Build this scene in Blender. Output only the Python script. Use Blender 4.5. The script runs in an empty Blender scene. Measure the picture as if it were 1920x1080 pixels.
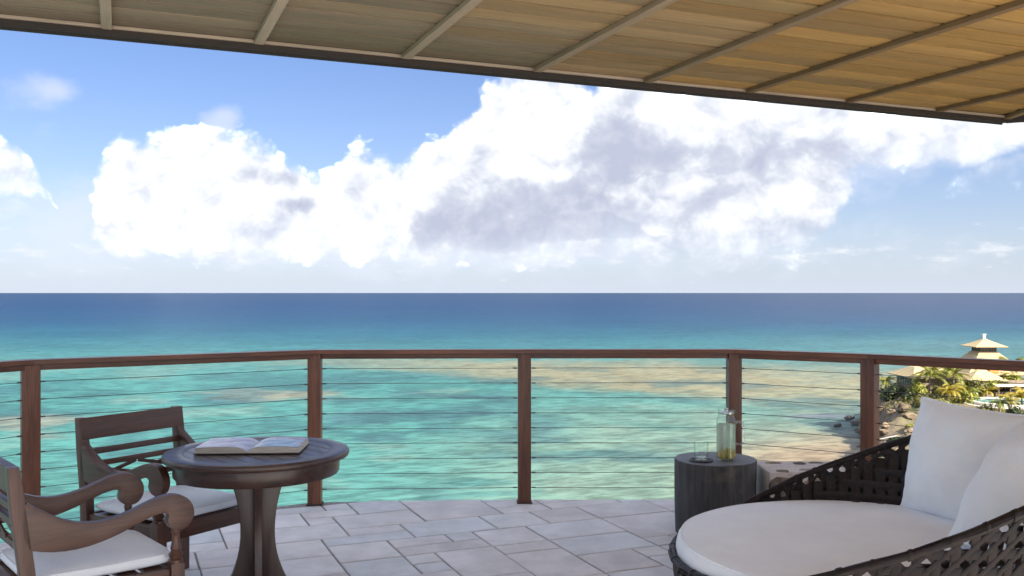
import bpy, bmesh, math, random
import numpy as np
from mathutils import Vector, Matrix, noise as mnoise

R = math.radians
random.seed(7)
scene = bpy.context.scene
COL = scene.collection

# ------------------------------------------------------------------ camera
EYE = 1.465
cam_data = bpy.data.cameras.new('camera')
cam_data.lens = 33.0
cam_data.sensor_width = 36.0
cam_data.shift_y = 9.0 / 1920.0
cam_data.clip_start = 0.05
cam_data.clip_end = 300000.0
cam = bpy.data.objects.new('camera', cam_data)
cam.location = (0, 0, EYE)
cam.rotation_euler = (R(90), 0, 0)
COL.objects.link(cam)
scene.camera = cam

# ------------------------------------------------------------------ exposure
vs = scene.view_settings
vs.view_transform = 'Standard'
vs.look = 'None'
vs.gamma = 1.0
vs.use_curve_mapping = False
vs.exposure = 2.76
scene.cycles.max_bounces = 10
scene.cycles.diffuse_bounces = 5
scene.cycles.transparent_max_bounces = 16
scene.cycles.transmission_bounces = 8
scene.cycles.caustics_reflective = False
scene.cycles.caustics_refractive = False
scene.cycles.use_denoising = True

# ------------------------------------------------------------------ sun
SUN_AZ = R(140)      # clockwise from the viewing direction (+Y): right and behind
SUN_EL = R(36)
to_sun = Vector((math.sin(SUN_AZ) * math.cos(SUN_EL), math.cos(SUN_AZ) * math.cos(SUN_EL), math.sin(SUN_EL)))
sl = bpy.data.lights.new('sun', 'SUN')
sl.energy = 2.0
sl.angle = R(0.55)
sl.color = (1.0, 0.90, 0.74)
so = bpy.data.objects.new('sun', sl)
so.rotation_euler = to_sun.to_track_quat('Z', 'Y').to_euler()
so.location = (60, -60, 60)
COL.objects.link(so)


# ------------------------------------------------------------------ node helper
class NT:
    def __init__(self, tree):
        self.t = tree
        self.n = tree.nodes
        self.l = tree.links

    def node(self, kind, **kw):
        nd = self.n.new(kind)
        for k, v in kw.items():
            setattr(nd, k, v)
        return nd

    def put(self, sock, v):
        if v is None:
            return
        if isinstance(v, bpy.types.NodeSocket):
            self.l.new(v, sock)
        else:
            if isinstance(v, (tuple, list)) and sock.type == 'RGBA' and len(v) == 3:
                v = (*v, 1.0)
            sock.default_value = v

    def m(self, op, a, b=None, c=None, clamp=False):
        nd = self.node('ShaderNodeMath', operation=op, use_clamp=clamp)
        self.put(nd.inputs[0], a)
        self.put(nd.inputs[1], b)
        self.put(nd.inputs[2], c)
        return nd.outputs[0]

    def v(self, op, a, b=None, scale=None):
        nd = self.node('ShaderNodeVectorMath', operation=op)
        self.put(nd.inputs[0], a)
        if b is not None:
            self.put(nd.inputs[1], b)
        if scale is not None:
            self.put(nd.inputs['Scale'], scale)
        return nd.outputs['Value'] if op in ('LENGTH', 'DOT_PRODUCT', 'DISTANCE') else nd.outputs[0]

    def mix(self, f, a, b, blend='MIX'):
        nd = self.node('ShaderNodeMix', data_type='RGBA', blend_type=blend)
        self.put(nd.inputs[0], f)
        self.put(nd.inputs[6], a)
        self.put(nd.inputs[7], b)
        return nd.outputs[2]

    def noise(self, vec, scale, detail=4.0, rough=0.55, dist=0.0, out=0):
        nd = self.node('ShaderNodeTexNoise')
        self.put(nd.inputs['Vector'], vec)
        self.put(nd.inputs['Scale'], scale)
        self.put(nd.inputs['Detail'], detail)
        self.put(nd.inputs['Roughness'], rough)
        self.put(nd.inputs['Distortion'], dist)
        return nd.outputs[out]

    def smooth(self, x, lo, hi, a=0.0, b=1.0):
        nd = self.node('ShaderNodeMapRange', interpolation_type='SMOOTHSTEP')
        self.put(nd.inputs[0], x)
        nd.inputs[1].default_value = lo
        nd.inputs[2].default_value = hi
        nd.inputs[3].default_value = a
        nd.inputs[4].default_value = b
        return nd.outputs[0]

    def ramp(self, x, stops):
        nd = self.node('ShaderNodeValToRGB')
        self.put(nd.inputs[0], x)
        el = nd.color_ramp.elements
        while len(el) < len(stops):
            el.new(0.5)
        for e, (p, c) in zip(el, stops):
            e.position = p
            e.color = (*c, 1.0)
        return nd.outputs[0]


# ------------------------------------------------------------------ world: sky and clouds
world = bpy.data.worlds.new('World')
scene.world = world
world.use_nodes = True
world.node_tree.nodes.clear()
W = NT(world.node_tree)
# radiances below are before the background strength of 0.10 and the exposure
CW_SCALE = 1.66
ROW_COL = (1.45, 1.49, 1.58)
SKY_TINT = (0.160, 0.170, 0.217)
HAZE_COL = (1.12, 1.24, 1.46)
VEIL_COL = (1.25, 1.33, 1.52)
sky = W.node('ShaderNodeTexSky', sky_type='NISHITA')
sky.sun_disc = False
sky.sun_elevation = SUN_EL
sky.sun_rotation = SUN_AZ
sky.altitude = 30.0
sky.air_density = 1.0
sky.dust_density = 0.6
sky.ozone_density = 3.0
dirv = W.node('ShaderNodeTexCoord').outputs['Generated']
sep = W.node('ShaderNodeSeparateXYZ')
W.l.new(dirv, sep.inputs[0])
az = W.m('ARCTAN2', sep.outputs[0], sep.outputs[1])
el = W.m('ARCSINE', sep.outputs[2])
comb = W.node('ShaderNodeCombineXYZ')
W.l.new(az, comb.inputs[0])
W.l.new(el, comb.inputs[1])
AE = comb.outputs[0]

def ae(x, y):
    a = math.atan((x - 960) / 1760.0)
    return a, math.atan((549 - y) / 1760.0 * math.cos(a))


# slight domain warp so no cloud is a clean shape
warpn = W.noise(W.v('MULTIPLY', dirv, (1, 1, 1.2)), 11.0, 3.0, 0.55, out=1)
warp = W.v('MULTIPLY', W.v('SUBTRACT', warpn, (0.5, 0.5, 0.5)), (0.085, 0.06, 0.0))
AEW = W.v('ADD', AE, warp)
sepw = W.node('ShaderNodeSeparateXYZ')
W.l.new(AEW, sepw.inputs[0])
AZW, ELW = sepw.outputs[0], sepw.outputs[1]


def blobs(lst, vec):
    out = None
    for (x, y, rx, ry, wgt) in lst:
        a, e = ae(x, y)
        d = W.v('MULTIPLY', W.v('SUBTRACT', vec, (a, e, 0)), (1760.0 / rx, 1760.0 / ry, 0))
        s = W.m('MULTIPLY_ADD', W.v('LENGTH', d), -wgt, wgt)
        out = s if out is None else W.m('MAXIMUM', out, s)
    return out


def billow(off):
    p = W.v('ADD', W.v('ADD', W.v('MULTIPLY', dirv, (1, 1, 1.15)), W.v('SCALE', warpn, scale=0.035)), off)
    vo = W.node('ShaderNodeTexVoronoi', feature='F1', normalize=True)
    W.put(vo.inputs['Vector'], p)
    vo.inputs['Scale'].default_value = 14.0
    vo.inputs['Detail'].default_value = 3.0
    vo.inputs['Roughness'].default_value = 0.55
    vo.inputs['Lacunarity'].default_value = 2.3
    n = W.noise(p, 24.0, 5.0, 0.56)
    return W.m('SUBTRACT', W.m('MULTIPLY', n, 0.34), W.m('MULTIPLY', vo.outputs['Distance'], 0.75))


B0 = W.m('ADD', billow((0, 0, 0)), 0.70)
B1 = W.m('ADD', billow((-0.013, 0.0, 0.016)), 0.70)
# skyline of the cloud bank: azimuth -> (top, base, shade); elevations are stored doubled
bank = [(-700, 250, 470, .3), (0, 275, 360, .25), (60, 312, 362, .2), (95, 480, 370, .1), (150, 500, 440, .1), (182, 345, 475, 0), (225, 296, 480, 0), (300, 282, 480, 0), (385, 283, 485, 0),
        (430, 302, 485, 0), (480, 288, 485, .05), (530, 312, 485, .05), (590, 362, 485, .1), (630, 350, 485, 0), (680, 312, 480, 0), (740, 312, 480, 0), (800, 284, 478, .15), (822, 300, 475, .3),
        (870, 232, 472, .2), (910, 205, 470, .05), (985, 146, 468, .05), (1050, 130, 465, .25), (1100, 190, 460, .5), (1120, 140, 455, .6), (1250, 110, 448, .5), (1440, 100, 442, .35),
        (1535, 100, 425, .3), (1585, 100, 345, .25), (1690, 110, 300, .15), (1920, 110, 275, .1), (2300, 200, 400, .3), (2700, 260, 470, .3)]
rp_ = W.node('ShaderNodeValToRGB')
els = rp_.color_ramp.elements
while len(els) < len(bank):
    els.new(0.5)
for e_, (x, yt, yb, sh) in zip(els, bank):
    a, t_ = ae(x, yt)
    e_.position = (a + 1.0) / 2.0
    e_.color = (2 * t_, 2 * ae(x, yb)[1], sh, 1)
W.put(rp_.inputs[0], W.m('MULTIPLY_ADD', AZW, 0.5, 0.5))
sb = W.node('ShaderNodeSeparateColor')
W.l.new(rp_.outputs[0], sb.inputs[0])
topE = W.m('MULTIPLY', W.m('SUBTRACT', W.m('MULTIPLY', sb.outputs[0], 0.5), ELW), 16.0)
botE = W.m('MULTIPLY', W.m('SUBTRACT', ELW, W.m('MULTIPLY', sb.outputs[1], 0.5)), 30.0)
E = W.m('MINIMUM', W.m('MINIMUM', topE, botE), 1.0)
cum = [(0, 432, 45, 45, .8), (1885, 352, 95, 42, .8), (1790, 490, 70, 18, .6), (1210, 474, 180, 26, .7), (1020, 482, 100, 20, .6), (75, 478, 60, 16, .6), (1430, 395, 120, 50, .8)]
E = W.m('MAXIMUM', E, blobs(cum, AEW))
# the same kind of cloud goes on round the rest of the sky
gen = W.m('MULTIPLY', W.m('SUBTRACT', W.noise(W.v('MULTIPLY', dirv, (1, 1, 2.2)), 3.1, 3.0, 0.5), 0.50), 5.0)
away = W.m('MAXIMUM', W.smooth(W.m('ABSOLUTE', az), 0.60, 0.85), W.smooth(el, 0.30, 0.45))
E = W.m('ADD', W.m('MULTIPLY', E, W.m('SUBTRACT', 1.0, away)), W.m('MULTIPLY', gen, away))
D = W.m('ADD', E, W.m('MULTIPLY', W.m('SUBTRACT', B0, 0.55), 2.3))
alpha = W.m('MULTIPLY', W.smooth(D, -0.08, 0.32), W.smooth(W.m('ADD', botE, W.m('MULTIPLY', W.m('SUBTRACT', B0, 0.55), 3.0)), -0.9, 1.3, 0.0, 1.0))
# thin veils and soft shreds
veil = [(90, 170, 80, 40, .7), (408, 240, 36, 36, .85), (200, 420, 420, 120, .8), (850, 465, 900, 70, 1.0), (1130, 435, 330, 60, 1.3), (1500, 300, 260, 70, .7), (1800, 235, 330, 70, .9)]
EV = blobs(veil, AEW)
nv = W.noise(W.v('MULTIPLY', dirv, (1, 1, 1.7)), 15.0, 4.0, 0.55)
alphaV = W.m('MULTIPLY', W.smooth(W.m('ADD', EV, W.m('MULTIPLY', W.m('SUBTRACT', nv, 0.5), 1.8)), -0.1, 0.85), 0.62)
# a row of small far clouds low over the horizon
n4 = W.noise(W.v('MULTIPLY', dirv, (1, 1, 3.2)), 34.0, 4.0, 0.55)
row_ = W.m('SUBTRACT', W.m('MULTIPLY', W.m('SUBTRACT', n4, 0.50), 7.0), W.m('MULTIPLY', W.m('ABSOLUTE', W.m('SUBTRACT', el, 0.040)), 45.0))
alphaR = W.m('MULTIPLY', W.smooth(row_, -0.3, 1.5), 0.65)
# shade inside the clouds
shd = [(1180, 290, 170, 75, 1.0), (920, 405, 190, 75, 1.1), (1110, 432, 240, 34, 1.2), (1075, 370, 120, 75, .8), (560, 393, 60, 20, .7), (1430, 285, 260, 50, .55), (520, 340, 60, 30, .4)]
front = [(1320, 375, 190, 62, 1.2), (1450, 412, 110, 36, 1.2), (1010, 290, 90, 90, .9)]
Sraw = W.m('SUBTRACT', blobs(shd, AEW), W.m('MULTIPLY', W.m('MAXIMUM', blobs(front, AEW), 0.0), 1.6))
Sraw = W.m('ADD', Sraw, W.m('ADD', W.m('MULTIPLY', W.m('SUBTRACT', nv, 0.5), 0.40), W.m('MULTIPLY', W.m('SUBTRACT', 0.55, B0), 0.6)))
S = W.smooth(Sraw, -0.25, 0.65)
S = W.m('MAXIMUM', S, W.m('MULTIPLY', sb.outputs[2], W.smooth(topE, 0.2, 1.6)))
relief = W.m('MULTIPLY', W.m('SUBTRACT', B0, B1), 1.9)
lit = W.m('ADD', W.m('ADD', 0.68, relief), W.m('MULTIPLY', W.m('SUBTRACT', B0, 0.55), 0.75))
lit = W.m('SUBTRACT', lit, W.m('MULTIPLY', S, 0.66), clamp=True)
cloudcol = W.v('SCALE', W.ramp(lit, [(0.0, (0.50, 0.535, 0.67)), (0.32, (0.62, 0.655, 0.765)), (0.56, (0.82, 0.85, 0.92)), (0.76, (1.0, 1.03, 1.10)), (0.88, (1.6, 1.68, 1.80)), (1.0, (3.8, 4.0, 4.3))]), scale=CW_SCALE)
skyc = W.mix(1.0, sky.outputs[0], SKY_TINT, 'MULTIPLY')
hz = W.m('MULTIPLY', W.m('POWER', 2.718, W.m('MULTIPLY', W.m('ABSOLUTE', el), -12.0)), 0.82)
skyc = W.mix(hz, skyc, HAZE_COL)
c1 = W.mix(alphaV, skyc, VEIL_COL)
c1 = W.mix(alphaR, c1, ROW_COL)
c2 = W.mix(alpha, c1, cloudcol)
bg = W.node('ShaderNodeBackground')
W.put(bg.inputs[0], c2)
bg.inputs[1].default_value = 0.10
wo = W.node('ShaderNodeOutputWorld')
W.l.new(bg.outputs[0], wo.inputs[0])


# ------------------------------------------------------------------ object helpers
def link(o, parent=None):
    COL.objects.link(o)
    if parent is not None:
        o.parent = parent
    return o


def tag(o, label=None, cat=None, group=None, kind=None):
    if label: o['label'] = label
    if cat: o['category'] = cat
    if group: o['group'] = group
    if kind: o['kind'] = kind
    return o


def empty(name, loc=(0, 0, 0), rz=0.0, label=None, cat=None, group=None, kind=None):
    o = bpy.data.objects.new(name, None)
    o.empty_display_size = 0.2
    o.location = loc
    o.rotation_euler = (0, 0, rz)
    link(o)
    return tag(o, label, cat, group, kind)


def shade(me, smooth=True, angle=None):
    if smooth:
        me.shade_smooth()
        if angle is not None:
            me.set_sharp_from_angle(angle=R(angle))


def obj(name, verts, faces, mat, parent=None, smooth=False, angle=None):
    me = bpy.data.meshes.new(name)
    me.from_pydata([tuple(v) for v in verts], [], [tuple(f) for f in faces])
    me.update()
    if smooth: shade(me, True, angle)
    me.materials.append(mat)
    o = bpy.data.objects.new(name, me)
    return link(o, parent)


def bobj(name, bm, mat, parent=None, smooth=False, angle=None):
    me = bpy.data.meshes.new(name)
    bm.normal_update()
    bm.to_mesh(me)
    bm.free()
    if smooth: shade(me, True, angle)
    me.materials.append(mat)
    o = bpy.data.objects.new(name, me)
    return link(o, parent)


def add_box(bm, c, s, rot=None, bevel=0.0):
    r = bmesh.ops.create_cube(bm, size=1.0)
    vs_ = r['verts']
    bmesh.ops.scale(bm, vec=s, verts=vs_)
    if bevel > 0:
        es = list({e for v in vs_ for e in v.link_edges})
        rb = bmesh.ops.bevel(bm, geom=es, offset=bevel, segments=2, profile=0.7, affect='EDGES')
        vs_ = list({v for f in rb['faces'] for v in f.verts} | {v for v in vs_ if v.is_valid})
    if rot is not None:
        bmesh.ops.rotate(bm, cent=(0, 0, 0), matrix=rot, verts=vs_)
    bmesh.ops.translate(bm, vec=c, verts=vs_)
    return vs_


def box(name, c, s, mat, parent=None, bevel=0.004, rot=None):
    bm = bmesh.new()
    add_box(bm, (0, 0, 0), s, None, bevel)
    o = bobj(name, bm, mat, parent, smooth=bevel > 0, angle=40)
    o.location = c
    if rot is not None:
        o.rotation_euler = rot
    return o


def lathe_data(profile, n=24, cap=True, wob=None):
    vs_, fs = [], []
    for (r, z) in profile:
        for i in range(n):
            a = 2 * math.pi * i / n
            rr = r if wob is None else r * wob(a, z)
            vs_.append((rr * math.cos(a), rr * math.sin(a), z))
    for k in range(len(profile) - 1):
        for i in range(n):
            j = (i + 1) % n
            fs.append((k * n + i, k * n + j, (k + 1) * n + j, (k + 1) * n + i))
    if cap:
        fs.append(tuple(reversed(range(n))))
        fs.append(tuple(range((len(profile) - 1) * n, len(profile) * n)))
    return vs_, fs


def lathe(name, profile, mat, parent=None, n=24, cap=True, wob=None, angle=35):
    v_, f_ = lathe_data(profile, n, cap, wob)
    return obj(name, v_, f_, mat, parent, smooth=True, angle=angle)


def extrude_outline(name, pts, th, mat, parent=None, bevel=0.004):
    """outline in local (y, z), extruded along x, centred."""
    bm = bmesh.new()
    a = [bm.verts.new((-th / 2, p[0], p[1])) for p in pts]
    f = bm.faces.new(a)
    r = bmesh.ops.extrude_face_region(bm, geom=[f])
    bmesh.ops.translate(bm, vec=(th, 0, 0), verts=[e for e in r['geom'] if isinstance(e, bmesh.types.BMVert)])
    bmesh.ops.recalc_face_normals(bm, faces=bm.faces)
    if bevel > 0:
        big = [e for e in bm.edges if abs(e.verts[0].co.x - e.verts[1].co.x) < 1e-6]
        bmesh.ops.bevel(bm, geom=big, offset=bevel, segments=2, profile=0.6, affect='EDGES')
    return bobj(name, bm, mat, parent, smooth=True, angle=38)


def tube_data(path, rad, n=8, closed=False):
    vs_, fs = [], []
    P = [Vector(p) for p in path]
    N = len(P)
    up = Vector((0, 0, 1))
    for i, p in enumerate(P):
        if closed:
            t = P[(i + 1) % N] - P[i - 1]
        else:
            t = P[min(i + 1, N - 1)] - P[max(i - 1, 0)]
        t.normalize()
        a = t.cross(up)
        if a.length < 1e-3:
            a = t.cross(Vector((0, 1, 0)))
        a.normalize()
        b = a.cross(t)
        r = rad[i] if isinstance(rad, (list, tuple)) else rad
        for k in range(n):
            q = 2 * math.pi * k / n
            vs_.append(p + a * (r * math.cos(q)) + b * (r * math.sin(q)))
    m = N if closed else N - 1
    for i in range(m):
        for k in range(n):
            j = (k + 1) % n
            i2 = (i + 1) % N
            fs.append((i * n + k, i * n + j, i2 * n + j, i2 * n + k))
    if not closed:
        fs.append(tuple(reversed(range(n))))
        fs.append(tuple(range((N - 1) * n, N * n)))
    return vs_, fs


def tube(name, path, rad, mat, parent=None, n=8, closed=False):
    v_, f_ = tube_data(path, rad, n, closed)
    return obj(name, v_, f_, mat, parent, smooth=True, angle=60)


# ------------------------------------------------------------------ materials
def material(name):
    m = bpy.data.materials.new(name)
    m.use_nodes = True
    m.node_tree.nodes.clear()
    T = NT(m.node_tree)
    bs = T.node('ShaderNodeBsdfPrincipled')
    out = T.node('ShaderNodeOutputMaterial')
    T.l.new(bs.outputs[0], out.inputs[0])
    return m, T, bs, out


def bump(T, bs, h, strength, dist=0.01):
    b = T.node('ShaderNodeBump')
    b.inputs['Strength'].default_value = strength
    b.inputs['Distance'].default_value = dist
    T.put(b.inputs['Height'], h)
    T.l.new(b.outputs[0], bs.inputs['Normal'])


def objc(T):
    return T.node('ShaderNodeTexCoord').outputs['Object']


def rnd(T):
    return T.node('ShaderNodeObjectInfo').outputs['Random']


def simple(name, c1, c2, scale=20.0, rough=0.6, stretch=(1, 1, 1), bstr=0.2, bdist=0.004, detail=5.0, vary=0.25, metal=0.0, spec=0.5):
    m, T, bs, _ = material(name)
    oi = T.node('ShaderNodeObjectInfo')
    off = T.v('SCALE', (7.3, 3.1, 5.7), scale=oi.outputs['Random'])
    p = T.v('ADD', T.v('MULTIPLY', objc(T), stretch), off)
    n = T.noise(p, scale, detail, 0.6)
    c = T.mix(T.smooth(n, 0.3, 0.7), c1, c2)
    k = T.m('MULTIPLY_ADD', oi.outputs['Random'], vary, 1.0 - vary / 2)
    c = T.mix(1.0, c, T.node('ShaderNodeCombineColor').outputs[0], 'MULTIPLY') if False else T.v('SCALE', c, scale=k)
    T.put(bs.inputs['Base Color'], c)
    T.put(bs.inputs['Roughness'], T.m('MULTIPLY_ADD', n, 0.25, rough - 0.12))
    bs.inputs['Metallic'].default_value = metal
    bs.inputs['Specular IOR Level'].default_value = spec
    if bstr > 0:
        bump(T, bs, n, bstr, bdist)
    return m


def wood(name, dark, light, axis=0, rough=0.42, coat=0.0, scale=30.0, vary=0.3, bstr=0.15):
    m, T, bs, _ = material(name)
    st = [1.0, 1.0, 1.0]
    st[axis] = 0.07
    oi = T.node('ShaderNodeObjectInfo')
    p = T.v('ADD', T.v('MULTIPLY', objc(T), tuple(st)), T.v('SCALE', (9.1, 4.7, 6.3), scale=oi.outputs['Random']))
    n1 = T.noise(p, scale, 6.0, 0.65, 0.6)
    n2 = T.noise(p, scale * 5.5, 3.0, 0.6)
    n3 = T.noise(objc(T), 3.5, 3.0, 0.5)
    f = T.m('ADD', T.m('MULTIPLY', n1, 0.7), T.m('MULTIPLY', n2, 0.3))
    c = T.mix(T.smooth(f, 0.33, 0.68), dark, light)
    k = T.m('ADD', T.m('MULTIPLY_ADD', oi.outputs['Random'], vary, 0.85 - vary / 2), T.m('MULTIPLY', n3, 0.3))
    T.put(bs.inputs['Base Color'], T.v('SCALE', c, scale=k))
    T.put(bs.inputs['Roughness'], T.m('MULTIPLY_ADD', n1, 0.3, rough - 0.15))
    bs.inputs['Coat Weight'].default_value = coat
    bs.inputs['Coat Roughness'].default_value = 0.25
    bump(T, bs, f, bstr, 0.003)
    return m


M = {}
M['rail'] = [wood('rail_wood', (0.075, 0.023, 0.011), (0.20, 0.072, 0.034), a, 0.44, 0.12, 22.0, .35, .3) for a in range(3)]
M['teak'] = [wood('chair_teak', (0.052, 0.020, 0.013), (0.118, 0.051, 0.034), a, 0.40, 0.1) for a in range(3)]
M['tbl'] = [wood('table_teak', (0.022, 0.009, 0.007), (0.060, 0.027, 0.021), a, 0.36, 0.2) for a in range(3)]
M['cable'] = simple('cable_steel', (0.10, 0.10, 0.10), (0.16, 0.16, 0.16), 60, 0.45, metal=0.6, bstr=0)
M['shoe'] = simple('post_shoe', (0.03, 0.018, 0.012), (0.05, 0.03, 0.02), 60, 0.6)


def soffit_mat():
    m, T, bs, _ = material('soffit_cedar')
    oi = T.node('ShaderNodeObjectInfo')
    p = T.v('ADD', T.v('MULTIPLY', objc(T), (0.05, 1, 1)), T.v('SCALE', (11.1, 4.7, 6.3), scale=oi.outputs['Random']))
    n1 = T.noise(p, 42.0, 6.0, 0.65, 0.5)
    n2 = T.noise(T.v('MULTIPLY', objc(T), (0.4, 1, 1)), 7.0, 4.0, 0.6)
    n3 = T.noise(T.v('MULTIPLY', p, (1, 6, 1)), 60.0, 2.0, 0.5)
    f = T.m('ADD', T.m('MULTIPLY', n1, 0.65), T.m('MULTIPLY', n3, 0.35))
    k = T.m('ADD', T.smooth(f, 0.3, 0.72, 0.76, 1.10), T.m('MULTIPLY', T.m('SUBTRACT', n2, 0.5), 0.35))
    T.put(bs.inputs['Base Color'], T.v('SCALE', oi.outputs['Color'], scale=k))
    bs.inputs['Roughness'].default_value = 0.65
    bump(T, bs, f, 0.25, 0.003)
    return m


M['soffit'] = soffit_mat()
M['fascia'] = simple('fascia_wood', (0.016, 0.010, 0.007), (0.034, 0.020, 0.013), 20, 0.6, stretch=(0.1, 1, 1))
M['dark'] = simple('roof_underlay', (0.02, 0.017, 0.014), (0.035, 0.03, 0.025), 10, 0.8)


def fabric(name, col, col2):
    m, T, bs, _ = material(name)
    c = objc(T)
    w1 = T.node('ShaderNodeTexWave', wave_type='BANDS', bands_direction='X')
    T.put(w1.inputs['Vector'], c)
    w1.inputs['Scale'].default_value = 190
    w1.inputs['Distortion'].default_value = 1.5
    w2 = T.node('ShaderNodeTexWave', wave_type='BANDS', bands_direction='Y')
    T.put(w2.inputs['Vector'], c)
    w2.inputs['Scale'].default_value = 190
    w2.inputs['Distortion'].default_value = 1.5
    n = T.noise(c, 6.0, 4.0, 0.55)
    n2 = T.noise(T.v('MULTIPLY', c, (1, 9, 9)), 26.0, 3.0, 0.6)
    h = T.m('ADD', T.m('ADD', w1.outputs['Fac'], w2.outputs['Fac']), T.m('MULTIPLY', n2, 1.2))
    T.put(bs.inputs['Base Color'], T.mix(T.smooth(T.m('ADD', T.m('MULTIPLY', n, 0.6), T.m('MULTIPLY', n2, 0.4)), 0.35, 0.65), col, col2))
    bs.inputs['Roughness'].default_value = 0.9
    bs.inputs['Specular IOR Level'].default_value = 0.15
    bs.inputs['Sheen Weight'].default_value = 0.15
    b = T.node('ShaderNodeBump')
    b.inputs['Strength'].default_value = 0.22
    b.inputs['Distance'].default_value = 0.0015
    T.put(b.inputs['Height'], h)
    b2 = T.node('ShaderNodeBump')
    b2.inputs['Strength'].default_value = 0.35
    b2.inputs['Distance'].default_value = 0.02
    T.put(b2.inputs['Height'], n)
    T.l.new(b.outputs[0], b2.inputs['Normal'])
    T.l.new(b2.outputs[0], bs.inputs['Normal'])
    return m


M['white_fabric'] = fabric('white_canvas', (0.82, 0.865, 0.935), (0.87, 0.91, 0.965))
M['pillow'] = fabric('pillow_linen', (0.83, 0.87, 0.93), (0.88, 0.915, 0.96))


def paver_mat():
    m, T, bs, _ = material('paver_stone')
    oi = T.node('ShaderNodeObjectInfo')
    base = T.ramp(oi.outputs['Random'], [(0.0, (0.53, 0.495, 0.495)), (0.25, (0.62, 0.60, 0.61)), (0.5, (0.53, 0.55, 0.58)), (0.75, (0.62, 0.585, 0.575)), (1.0, (0.50, 0.515, 0.545))])
    p = T.v('ADD', objc(T), T.v('SCALE', (13.0, 7.0, 3.0), scale=oi.outputs['Random']))
    n1 = T.noise(p, 4.5, 6.0, 0.62)
    n2 = T.noise(p, 60.0, 4.0, 0.6)
    n3 = T.noise(p, 14.0, 5.0, 0.65)
    k = T.m('ADD', T.m('MULTIPLY_ADD', T.smooth(n1, .3, .7), 0.26, 0.72), T.m('MULTIPLY', T.m('ADD', n2, n3), 0.16))
    c = T.v('SCALE', base, scale=k)
    stain = T.smooth(T.noise(T.node('ShaderNodeNewGeometry').outputs['Position'], 1.7, 6.0, .68), .54, .72)
    c = T.mix(T.m('MULTIPLY', stain, .38), c, (.30, .275, .26))
    pits = T.smooth(n2, 0.66, 0.73)
    c = T.mix(T.m('MULTIPLY', pits, 0.5), c, (0.16, 0.145, 0.14))
    warm = T.smooth(T.noise(p, 2.6, 3.0, 0.5), 0.5, 0.75)
    c = T.mix(T.m('MULTIPLY', warm, 0.45), c, (0.53, 0.46, 0.44))
    T.put(bs.inputs['Base Color'], c)
    T.put(bs.inputs['Roughness'], T.m('MULTIPLY_ADD', n3, 0.3, 0.42))
    bump(T, bs, T.m('ADD', T.m('MULTIPLY', n3, 0.6), T.m('SUBTRACT', T.m('MULTIPLY', n2, 0.3), T.m('MULTIPLY', pits, 0.5))), 0.35, 0.006)
    return m


M['paver'] = paver_mat()
M['mortar'] = simple('joint_mortar', (0.17, 0.16, 0.155), (0.26, 0.245, 0.24), 40, 0.9, bstr=0.5)
M['wall_mortar'] = simple('wall_mortar', (0.42, 0.37, 0.35), (0.56, 0.50, 0.47), 30, 0.9, bstr=0.6, bdist=0.01)
M['wall_stone'] = simple('wall_stone', (0.15, 0.115, 0.09), (0.30, 0.24, 0.19), 18, 0.85, bstr=0.7, bdist=0.01, vary=0.7)

# ------------------------------------------------------------------ terrace geometry (plan coordinates: X right, Y away)
PP = [(-3.66, 4.29), (-2.842, 5.54), (-1.364, 6.50), (0.086, 6.56), (1.55, 6.56), (2.31, 6.06), (3.61, 4.82)]
UA = Vector((0.9231, 0.3846))      # the house's own axes, turned 22.6 degrees
VA = Vector((-0.3846, 0.9231))


def offset_chain(pts, d):
    out = []
    for i, p in enumerate(pts):
        p = Vector(p)
        ns = []
        for a, b in ((i - 1, i), (i, i + 1)):
            if a < 0 or b >= len(pts):
                continue
            t = (Vector(pts[b]) - Vector(pts[a])).normalized()
            ns.append(Vector((-t.y, t.x)))
        n = sum(ns, Vector((0, 0))).normalized()
        out.append(p + n * (d / max(0.5, n.dot(ns[0]))))
    return out


edge = offset_chain(PP, 0.10)
deck_poly = [Vector((-4.7, 2.4)), Vector((-4.7, -2.5)), Vector((4.9, -2.5)), Vector((4.9, 3.6))] + [Vector(e) for e in reversed(edge)]
# counter-clockwise


def clip_poly(poly, p, n):
    """keep the side where (q - p).n <= 0"""
    out = []
    for i in range(len(poly)):
        a, b = poly[i], poly[(i + 1) % len(poly)]
        da, db = (a - p).dot(n), (b - p).dot(n)
        if da <= 0:
            out.append(a)
        if da * db < 0:
            out.append(a + (b - a) * (da / (da - db)))
    return out


def clip_to_deck(poly):
    for i in range(len(deck_poly)):
        a, b = deck_poly[i], deck_poly[(i + 1) % len(deck_poly)]
        t = (b - a).normalized()
        n = Vector((t.y, -t.x))
        poly = clip_poly(poly, a, n)
        if len(poly) < 3:
            return None
    return poly


def inset(poly, d):
    n = len(poly)
    out = []
    for i in range(n):
        a, b, c = poly[i - 1], poly[i], poly[(i + 1) % n]
        t1, t2 = (b - a).normalized(), (c - b).normalized()
        n1, n2 = Vector((-t1.y, t1.x)), Vector((-t2.y, t2.x))
        s = n1 + n2
        if s.length < 1e-4:
            out.append(b + n1 * d)
            continue
        s.normalize()
        out.append(b + s * (d / max(0.35, s.dot(n1))))
    return out


def area(p):
    return 0.5 * sum(p[i].x * p[(i + 1) % len(p)].y - p[(i + 1) % len(p)].x * p[i].y for i in range(len(p)))


def clean(p):
    out = []
    for q in p:
        if not out or (q - out[-1]).length > 0.012:
            out.append(q)
    if len(out) > 1 and (out[0] - out[-1]).length < 0.012:
        out.pop()
    return out


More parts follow.
